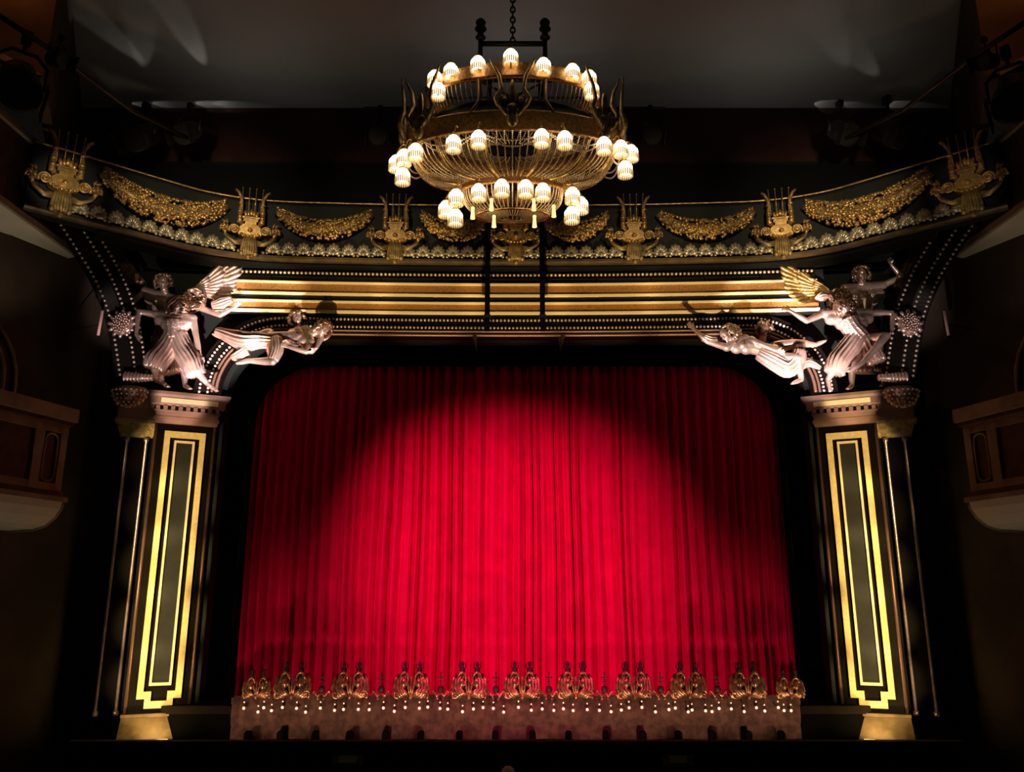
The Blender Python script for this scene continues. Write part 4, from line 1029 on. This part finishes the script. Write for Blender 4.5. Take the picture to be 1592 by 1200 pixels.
b = MB(); b.ellip((0, 0, 0.20), (0.05, 0.05, 0.075), Matrix.Identity(3), 10, 7); cm['boss'] = b.mesh('boss', M['gilt_shell'])
b = MB(); b.ellip((0, 0.03, 0.17), (0.125, 0.03, 0.17), Matrix.Identity(3), 12, 8); cm['shield'] = b.mesh('shield', M['charred'])
b = MB(); b.lathe([(0.02, 0.32), (0.05, 0.34), (0.045, 0.39), (0.02, 0.41), (0.035, 0.44), (0.028, 0.47), (0.005, 0.49)], 10)
for q in (-1, 1): b.tube([(q * 0.03, 0, 0.36), (q * 0.06, 0, 0.42), (q * 0.05, 0, 0.48)], [0.01, 0.01, 0.004], 5)
cm['lamp'] = b.mesh('lamp_cap', M['charred'])
CPX = [400, 455, 545, 640, 730, 812, 895, 985, 1070, 1162, 1228]
cpos = ['at the far left end of the stage edge', 'second from the left end of the stage edge', 'third from the left end of the stage edge', 'fourth from the left end of the stage edge', 'just left of the stage centre',
        'nearest the stage centre', 'next right of the stage centre', 'fourth from the right end of the stage edge', 'third from the right end of the stage edge', 'second from the right end of the stage edge', 'at the far right end of the stage edge']
rnd = random.Random(12)
for i, px in enumerate(CPX):
    p = P(px, 1084, 14.0)
    t = thing('footlight_shell', 'gilt scrolled footlight shell ' + cpos[i], 'footlight', (p.x, 13.98, Z(-1.43)), rnd.uniform(-0.12, 0.12), 'gilt footlight shells')
    k = 0.78 if i in (0, 10) else 1.0; t.scale = (k * 0.92, k * 1.1, k * 1.12)
    link('scrollwork', cm['scrolls'], t); link('centre_leaf', cm['drop'], t)
    for q in (-1, 1):
        link('boss', cm['boss'], t, mx=Matrix.Translation((q * 0.13, -0.03, 0))); link('shield', cm['shield'], t, mx=Matrix.Translation((q * 0.15, 0, 0))); link('lamp_cap', cm['lamp'], t, mx=Matrix.Translation((q * 0.13, 0, 0)))
b = MB(); b.tube([(0, 0, 0.06), (0, 0, 0.34)], [0.012, 0.008], 6); b.box((0, 0, 0.28), (0.11, 0.02, 0.018)); b.box((0, 0, 0.22), (0.07, 0.02, 0.014)); b.ball((0, 0, 0.35), 0.018, 6, 4); cm['stem'] = b.mesh('stem', M['charred'])
b = MB(); b.ellip((0, 0, 0.10), (0.055, 0.045, 0.06), Matrix.Identity(3), 9, 6); cm['urn'] = b.mesh('urn', M['charred'])
b = MB()
for q in (-1, 1):
    b.tube([(0, -0.02, 0.07), (q * 0.06, -0.04, 0.0), (q * 0.09, -0.04, 0.05), (q * 0.115, -0.03, 0.09), (q * 0.135, -0.02, 0.03)], [0.016, 0.022, 0.02, 0.018, 0.01], 6); b.ball((q * 0.045, -0.05, -0.03), 0.024, 7, 5)
cm['foot'] = b.mesh('scroll_foot', M['gilt_shell'])
fpx = [(CPX[i] + CPX[i + 1]) / 2 for i in range(1, 9)]
for i, px in enumerate(fpx):
    p = P(px, 1084, 14.0)
    nmz = ['leftmost', 'second left', 'third left', 'near left centre', 'near right centre', 'third right', 'second right', 'rightmost'][i]
    t = thing('footlight_finial', 'slim dark cross-topped finial between gilt footlight shells, %s gap' % nmz, 'finial', (p.x, 13.99, Z(-1.41)), 0, 'finials between footlight shells')
    link('stem', cm['stem'], t); link('urn', cm['urn'], t); link('scroll_foot', cm['foot'], t)
# globe bulbs
BX = [379, 401, 410, 422, 439, 461, 475, 498, 520, 534, 557, 574, 596, 613, 630, 652, 665, 684, 696, 719, 736, 751, 767, 783, 806, 826, 843, 861, 876, 891, 913, 932, 950, 966, 978, 998, 1019, 1040, 1050, 1070, 1076, 1097, 1107, 1118, 1137, 1157, 1176, 1189, 1210, 1219, 1230]
b = MB(); b.ball((0, 0, 0), 0.023, 8, 6); b1 = b.mesh('globe', M['bulb'])
b = MB(); b.ball((0, 0, 0.088), 0.012, 6, 4); b2 = b.mesh('upper_globe', M['bulb'])
b = MB(); b.tube([(0, 0.01, 0), (0, 0.01, 0.09)], 0.004, 5); b.tube([(0, 0.01, 0.02), (0, 0.09, 0.02)], 0.004, 5); b3 = b.mesh('wire', M['iron'])
rnd = random.Random(8)
for i, px in enumerate(BX):
    p = P(px, 1103 + rnd.uniform(-4, 4), 13.9)
    t = thing('globe_bulb', 'tiny glowing globe bulb hung before the brown stage skirt', 'bulb', (p.x, 13.9, p.z), 0, 'globe bulbs along the stage skirt')
    link('globe', b1, t); link('upper_globe', b2, t); link('wire', b3, t)
# dark monitor boxes along the stage foot
MX = [385, 436, 490, 543, 599, 654, 714, 884, 942, 1000, 1055, 1108, 1164, 1215, 770, 828]
for i, px in enumerate(sorted(MX)):
    p = P(px, 1150, 13.78)
    t = thing('footlight_hood', 'small black footlight hood on the stage foot, number %d from the left end' % (i + 1), 'hood', (p.x, 13.78, 0), 0, 'black hoods along the stage foot')
    t['label'] = 'small black rounded hood standing along the foot of the brown stage skirt'
    zb = P(px, 1150, 13.78).z; ztp = P(px, 1136, 13.78).z
    b = MB(); hw = 0.05; poly = [(-hw, 0.0), (hw, 0.0), (hw, ztp - 0.03), (hw * 0.6, ztp), (-hw * 0.6, ztp), (-hw, ztp - 0.03)]
    b.prism(poly, -0.05, 0.05); b.build('hood', M['velour'], t)
    MB().box((0, -0.056, zb - 0.1), (0.07, 0.012, 0.06)).build('front_plate', M['iron'], t)
# pit rail
pr = thing('pit_rail', 'long black orchestra pit rail across the foot of the picture', 'rail', (0, 12.6, 0))
ztop = P(800, 1151, 12.6).z
MB().box((0, 0, ztop - 0.04), (12.5, 0.16, 0.08)).build('hand_rail', M['black'], pr)
for k in range(11): MB().box((-5.62 + 1.124 * k, 0.03, (ztop - 0.08) / 2), (1.10, 0.05, ztop - 0.08)).build('panel', M['velour'], pr)
for x, z_ in ((545, 1178), (1050, 1178)):
    p = P(x, z_, 12.4); q = thing('music_stand', 'black music stand with a faintly shining sheet, %s in the pit' % ('left' if x < 800 else 'right'), 'stand', (p.x, 12.2, 0), 0, 'music stands in the pit')
    MB().box((0, 0, 0), (0.42, 0.012, 0.16)).build('desk', M['iron'], q, mx=Matrix.Translation((0, 0, p.z)) @ Matrix.Rotation(RAD(-35), 4, 'X'))
    MB().box((0, -0.012, 0.01), (0.24, 0.006, 0.10)).build('sheet', M['sheet'], q, mx=Matrix.Translation((0, 0, p.z)) @ Matrix.Rotation(RAD(-35), 4, 'X'))
    MB().tube([(0, 0.02, 0), (0, 0.02, p.z)], 0.012, 6).build('pole', M['iron'], q)
    for k in range(3): MB().tube([(0, 0.02, 0.15), (0.2 * math.cos(k * 2.1), 0.02 + 0.2 * math.sin(k * 2.1), 0.01)], 0.01, 5).build('leg', M['iron'], q)
# seated grey-haired person in the pit, only the crown of the head shows
hc_ = P(790, 1200, 11.6); 
pt = thing('person', 'person with grey hair seated in the pit, only the head top showing', 'person', (hc_.x, 11.6, 0))
hz = hc_.z - 0.06; bx = hc_.x
jj = dict(head=Vector((bx, 11.6, hz)), face=Vector((0, 1, 0.1)), hup=UP, shL=Vector((bx - .2, 11.6, hz - .28)), shR=Vector((bx + .2, 11.6, hz - .28)), hipL=Vector((bx - .1, 11.58, hz - .78)), hipR=Vector((bx + .1, 11.58, hz - .78)),
          elL=Vector((bx - .26, 11.65, hz - .55)), haL=Vector((bx - .16, 11.9, hz - .6)), elR=Vector((bx + .26, 11.65, hz - .55)), haR=Vector((bx + .16, 11.9, hz - .6)),
          knL=Vector((bx - .12, 12.0, hz - .76)), anL=Vector((bx - .12, 12.0, 0.07)), toeL=Vector((bx - .12, 12.16, 0.035)), knR=Vector((bx + .12, 12.0, hz - .76)), anR=Vector((bx + .12, 12.0, 0.07)), toeR=Vector((bx + .12, 12.16, 0.035)))
vox(figure(jj, False, 1.0), 'body', M['black'], pt, 0.02)
b = MB(); b.ellip((bx, 11.58, hz + 0.045), (0.092, 0.11, 0.09), Matrix.Identity(3), 14, 10); b.build('hair', M['grey_hair'], pt, mx=reparent_world(pt))
st = thing('stool', 'black stool under the seated person in the pit', 'stool', (bx, 11.58, 0)); MB().lathe([(0.18, hz - 1.0), (0.19, hz - 0.98), (0.18, hz - 0.96)], 16).build('seat', M['black'], st)
for k in range(4): MB().tube([(0.12 * math.cos(k * 1.57 + .78), 0.12 * math.sin(k * 1.57 + .78), hz - 1.0), (0.17 * math.cos(k * 1.57 + .78), 0.17 * math.sin(k * 1.57 + .78), 0)], 0.015, 6).build('leg', M['iron'], st)

# ================================================================== SIDE BOXES
for s in (-1, 1):
    near = Vector((s * 6.75, 12.55)); far_ = Vector((s * 7.9, 9.0)); dn = (far_ - near).normalized(); L = (far_ - near).length
    nn = Vector((dn.y, -dn.x)); nn = nn if nn.x * s < 0 else -nn           # towards the house centre
    def frame_mx(off, z): 
        return Matrix(((dn.x, -nn.x, 0, near.x + nn.x * off), (dn.y, -nn.y, 0, near.y + nn.y * off), (0, 0, 1, z), (0, 0, 0, 1)))
    # lower box
    t = thing('theatre_box', 'curved-bottomed theatre box with panelled front on the %s wall' % PL[s], 'theatre box', (near.x, near.y, Z(1.1)), 0, 'theatre boxes')
    Wt = reparent_world(t); F = Wt @ frame_mx(0, 0)
    MB().box((L / 2, 0.10, Z(2.78)), (L, 0.30, 0.20)).build('top_rail', M['box_wood'], t, mx=F)
    MB().box((L / 2, 0.12, Z(2.65)), (L, 0.22, 0.06)).build('rail_moulding', M['box_panel'], t, mx=F)
    MB().box((L / 2, 0.20, Z(2.14)), (L, 0.10, 0.98)).build('front', M['box_panel'], t, mx=F)
    x = 0.0
    fx_ = MB()
    for x0, x1 in ((0.0, 0.12), (0.42, 0.58), (2.3, 2.46), (2.76, 2.94)):
        MB().box(((x0 + x1) / 2, 0.135, Z(2.12)), (x1 - x0, 0.05, 0.96)).build('stile', M['box_wood'], t, mx=F)
    for z0, z1 in ((1.62, 1.74), (2.50, 2.62)):
        MB().box((L / 2, 0.137, Z((z0 + z1) / 2)), (L, 0.05, z1 - z0)).build('cross_rail', M['box_wood'], t, mx=F)
    for xc in (0.27, 2.61):
        o_ = [(xc + 0.152 * (1 if abs(a) < 90 else -1), z) for a, z in ((0, Z(1.73)), (0, Z(2.51)), (180, Z(2.51)), (180, Z(1.73)))]
        arcp = [(xc + 0.115 * math.cos(RAD(a)), Z(2.38) + 0.10 * math.sin(RAD(a))) for a in range(0, 181, 30)] + [(xc + 0.115 * math.cos(RAD(a)), Z(1.84) + 0.08 * math.sin(RAD(a))) for a in range(180, 361, 30)]
        MB().tube([(x_, 0.13, z_) for x_, z_ in arcp + arcp[:1]], 0.018, 6).build('arched_panel', M['box_wood'], t, mx=F)
    MB().box((L / 2, 0.14, Z(1.57)), (L, 0.24, 0.10)).build('base_moulding', M['box_panel'], t, mx=F); MB().box((L / 2, 0.10, Z(1.50)), (L, 0.30, 0.07)).build('base_rail', M['box_wood'], t, mx=F)
    pr_ = [(0.02 if s else 0, 0)]
    prof = [(-0.0, 1.47), (-0.03, 1.36), (-0.12, 1.24), (-0.28, 1.13), (-0.5, 1.08), (-1.0, 1.07), (-1.0, 1.47)]
    sw = MB(); sw.sweep([(Vector((x_, 0, 0)), Vector((0, -1, 0)), UP) for x_ in (0.06, L)], [(u + 0.02, Z(w_)) for u, w_ in prof], False); sw.build('soffit', M['cream'], t, mx=F)
    MB().tube([(0.04, -u, Z(w_)) for u, w_ in prof[:6]], 0.03, 6).build('soffit_edge', M['box_wood'], t, mx=F)
    MB().box((0.06, 0.60, Z(2.1)), (0.10, 0.92, 1.2)).build('end_wall', M['box_wood'], t, mx=F)
    # upper tier
    t = thing('upper_tier', 'upper tier front with cream soffit on the %s wall' % PL[s], 'balcony', (s * 7.6, 13.3, Z(5.7)), 0, 'upper tiers')
    Wt = reparent_world(t)
    n2 = Vector((s * 7.58, 13.35)); f2 = Vector((s * 7.78, 9.8)); d2 = (f2 - n2).normalized(); L2 = (f2 - n2).length
    m2 = Vector((d2.y, -d2.x)); m2 = m2 if m2.x * s < 0 else -m2
    F = Wt @ Matrix(((d2.x, -m2.x, 0, n2.x), (d2.y, -m2.y, 0, n2.y), (0, 0, 1, 0), (0, 0, 0, 1)))
    MB().box((L2 / 2, 0.08, Z(6.45)), (L2, 0.16, 1.25)).build('front', M['box_panel'], t, mx=F)
    MB().box((L2 / 2, 0.05, Z(5.82)), (L2, 0.22, 0.1)).build('lip', M['box_wood'], t, mx=F)
    MB().box((L2 / 2, 0.05, Z(7.08)), (L2, 0.24, 0.1)).build('top_rail', M['box_wood'], t, mx=F)
    MB().sweep([(Vector((x_, 0, 0)), Vector((0, 1, 0)), UP) for x_ in (0.0, L2)], [(0.0, Z(5.77)), (0.10, Z(5.75)), (0.45, Z(5.72)), (0.62, Z(5.66)), (0.8, Z(5.64)), (0.8, Z(5.8))]).build('soffit', M['cream'], t, mx=F)
    for k, z_ in enumerate((5.60, 5.53)):
        MB().tube([(0, 0.56 + 0.06 * k, Z(z_)), (L2, 0.56 + 0.06 * k, Z(z_))], 0.035, 8).build('moulding', M['cream'], t, mx=F)
    # arch moulding of the box opening on the wall
    a = Vector((s * 7.2, 14.6)); b_ = Vector((s * 9.2, 9.6)); dw = (b_ - a).normalized(); nw = Vector((dw.y, -dw.x)); nw = nw if nw.x * s < 0 else -nw
    t = thing('trim_%d' % (1 if s < 0 else 2), 'arch with a black panel for its dim opening above the %s theatre box' % PL[s], 'arch', (a.x + dw.x * 3.3, a.y + dw.y * 3.3, Z(2.9)), 0, None, 'structure'); Wt = reparent_world(t)
    F = Wt @ Matrix(((dw.x, -nw.x, 0, a.x), (dw.y, -nw.y, 0, a.y), (0, 0, 1, 0), (0, 0, 0, 1)))
    cxa, ra = 3.35, 1.15
    for rr_, tr in ((ra, 0.05), (ra + 0.22, 0.035)):
        MB().tube([(cxa + rr_, -0.04, Z(2.2))] + [(cxa + rr_ * math.cos(RAD(q)), -0.04, Z(3.35) + rr_ * 0.85 * math.sin(RAD(q))) for q in range(0, 181, 12)] + [(cxa - rr_, -0.04, Z(2.2))], tr, 8).build('arch_moulding', M['box_wood'], t, mx=F)
    MB().prism([(cxa + ra, Z(2.2))] + [(cxa + ra * math.cos(RAD(q)), Z(3.35) + ra * 0.85 * math.sin(RAD(q))) for q in range(0, 181, 15)] + [(cxa - ra, Z(2.2))], -0.03, -0.012).build('shade_panel', M['velour'], t, mx=F)  # flat black panel paints the dark inside of the arch
    # thin tube lamp near the pillar
    p = P(155 if s < 0 else 1472, 503, 13.0)
    t = thing('wall_tube_lamp', 'thin pale vertical tube lamp beside the %s statue group' % PL[s], 'lamp', (p.x, p.y, p.z - 0.2), 0, 'tube lamps'); 
    MB().tube([(0, 0, 0.0), (-s * 0.02, 0, 0.42)], 0.022, 8).build('tube', mat('dim pink tube %s' % PL[s], (0.6, 0.3, 0.28), 0.4, emit=(1, 0.55, 0.5), estr=0.16 if s < 0 else 0.03), t)
    MB().box((0, 0.05, 0.2), (0.03, 0.06, 0.5)).build('bracket', M['iron'], t)
    MB().tube([(0, 0.06, 0.2), (s * 0.62, 0.3, 0.2)], 0.012, 6).build('arm', M['iron'], t)

# ================================================================== LIGHTING RIG
def theatre_light(px, py, Y, label, sc=1.0, yaw=0.0, pitch=-50, lens='iron'):
    p = P(px, py, Y); t = thing('stage_light', label, 'stage light', tuple(p), RAD(yaw), 'stage lights on the rig'); t.scale = (sc, sc, sc)
    R = Matrix.Rotation(RAD(pitch), 4, 'X')
    b = MB(); b.lathe([(0.10, 0.26), (0.15, 0.20), (0.16, -0.02), (0.18, -0.05), (0.18, -0.22), (0.15, -0.22)], 16, mx=R); b.build('can', M['iron'], t)
    b = MB(); b.lathe([(0.14, -0.205), (0.145, -0.20), (0.02, -0.17)], 16, mx=R); b.build('lens', M[lens], t)
    b = MB(); b.tube([(-0.20, 0, 0), (-0.20, 0, 0.22), (-0.1, 0, 0.32), (0.1, 0, 0.32), (0.20, 0, 0.22), (0.20, 0, 0)], 0.018, 6); b.build('yoke', M['iron'], t)
    b = MB(); b.tube([(0, 0, 0.32), (0, 0, 0.46)], 0.02, 6); b.box((0, 0, 0.47), (0.08, 0.10, 0.10)); b.build('clamp', M['iron'], t)
    for q in (-1, 1):
        MB().box((q * 0.19, 0, -0.28), (0.012, 0.30, 0.16), mx=R).build('barn_door', M['iron'], t)
theatre_light(590, 207, 12.9, 'black stage light left of the chandelier, hanging over the cornice')
theatre_light(1012, 207, 12.9, 'black stage light right of the chandelier, hanging over the cornice')
theatre_light(222, 212, 12.0, 'black stage light over the outer left garland', 1.15, -20)
theatre_light(292, 205, 12.3, 'second black stage light over the outer left garland, nearer the centre', 1.0, -10)
theatre_light(1310, 205, 12.3, 'black stage light over the outer right garland, nearer the centre', 1.1, 10)
theatre_light(1385, 206, 12.0, 'second black stage light over the outer right garland', 1.25, 20)
theatre_light(90, 92, 8.6, 'stage light with pale lens at the upper left wall', 0.62, 60, -70, 'lens')
theatre_light(1535, 95, 8.6, 'stage light with pale lens at the upper right wall', 0.62, -60, -70, 'lens')
theatre_light(30, 130, 8.2, 'large black floodlight at the upper left edge', 1.25, 40, -40)
theatre_light(1575, 150, 8.2, 'large black floodlight at the upper right edge', 1.2, -40, -40)
for s in (-1, 1):
    f = lambda x: x if s < 0 else 2 * 804 - x
    b = MB().tube([P(f(-30), 5, 7.6), P(f(95), 88, 8.55), P(f(205), 172, 10.6), P(f(300), 218, 12.3)], 0.03, 8)
    b.build('lighting_bar', M['iron'], None, 'black diagonal lighting bar along the upper %s wall' % PL[s], 'bar', 'lighting bars')
zb_ = P(590, 207, 12.9).z + 0.49
b = MB().tube([(-2.65, 12.9, zb_), (2.6, 12.9, zb_)], 0.025, 8)
for x in (-2.32, 2.3): b.tube([(x, 12.9, zb_), (x, 14.44, zb_)], 0.012, 6)
b.build('lighting_bar', M['iron'], None, 'thin black lighting bar passing behind the chandelier', 'bar', 'lighting bars')
# spill of rig lights on the ceiling: short hot slivers at the joint and long faint streaks
for px, py, e, d in ((215, 146, 4, 22), (250, 151, 5, 28), (318, 150, 9, 30), (345, 150, 9, 30), (1285, 152, 6, 34), (1322, 146, 4, 22), (1392, 151, 8, 30)):
    q = P(px, py, 14.2); spot('rig_spill', (q.x - 0.45, 14.22, Z(9.20)), (q.x + 0.05, 14.34, Z(9.38)), e * 0.5, (1, 0.97, 0.94), d, 0.12, 0.004)
for px, tx, ty, e in ((225, -6.4, 12.3, 22.0), (290, -7.0, 11.9, 36.0), (350, -5.6, 12.2, 50.0), (1340, 5.3, 12.2, 16.0), (1400, 6.0, 12.8, 20.0)):
    q = P(px, 150, 14.2); spot('rig_streak', (q.x, 14.2, Z(9.05)), (tx, ty, Z(9.38)), e, (1, 0.95, 0.9), 16, 0.7, 0.01)
spot('ceiling_spill', (0, 12.7, Z(7.3)), (0, 12.2, Z(9.4)), 20, (0.95, 0.95, 1.0), 150, 1.0, 0.3)
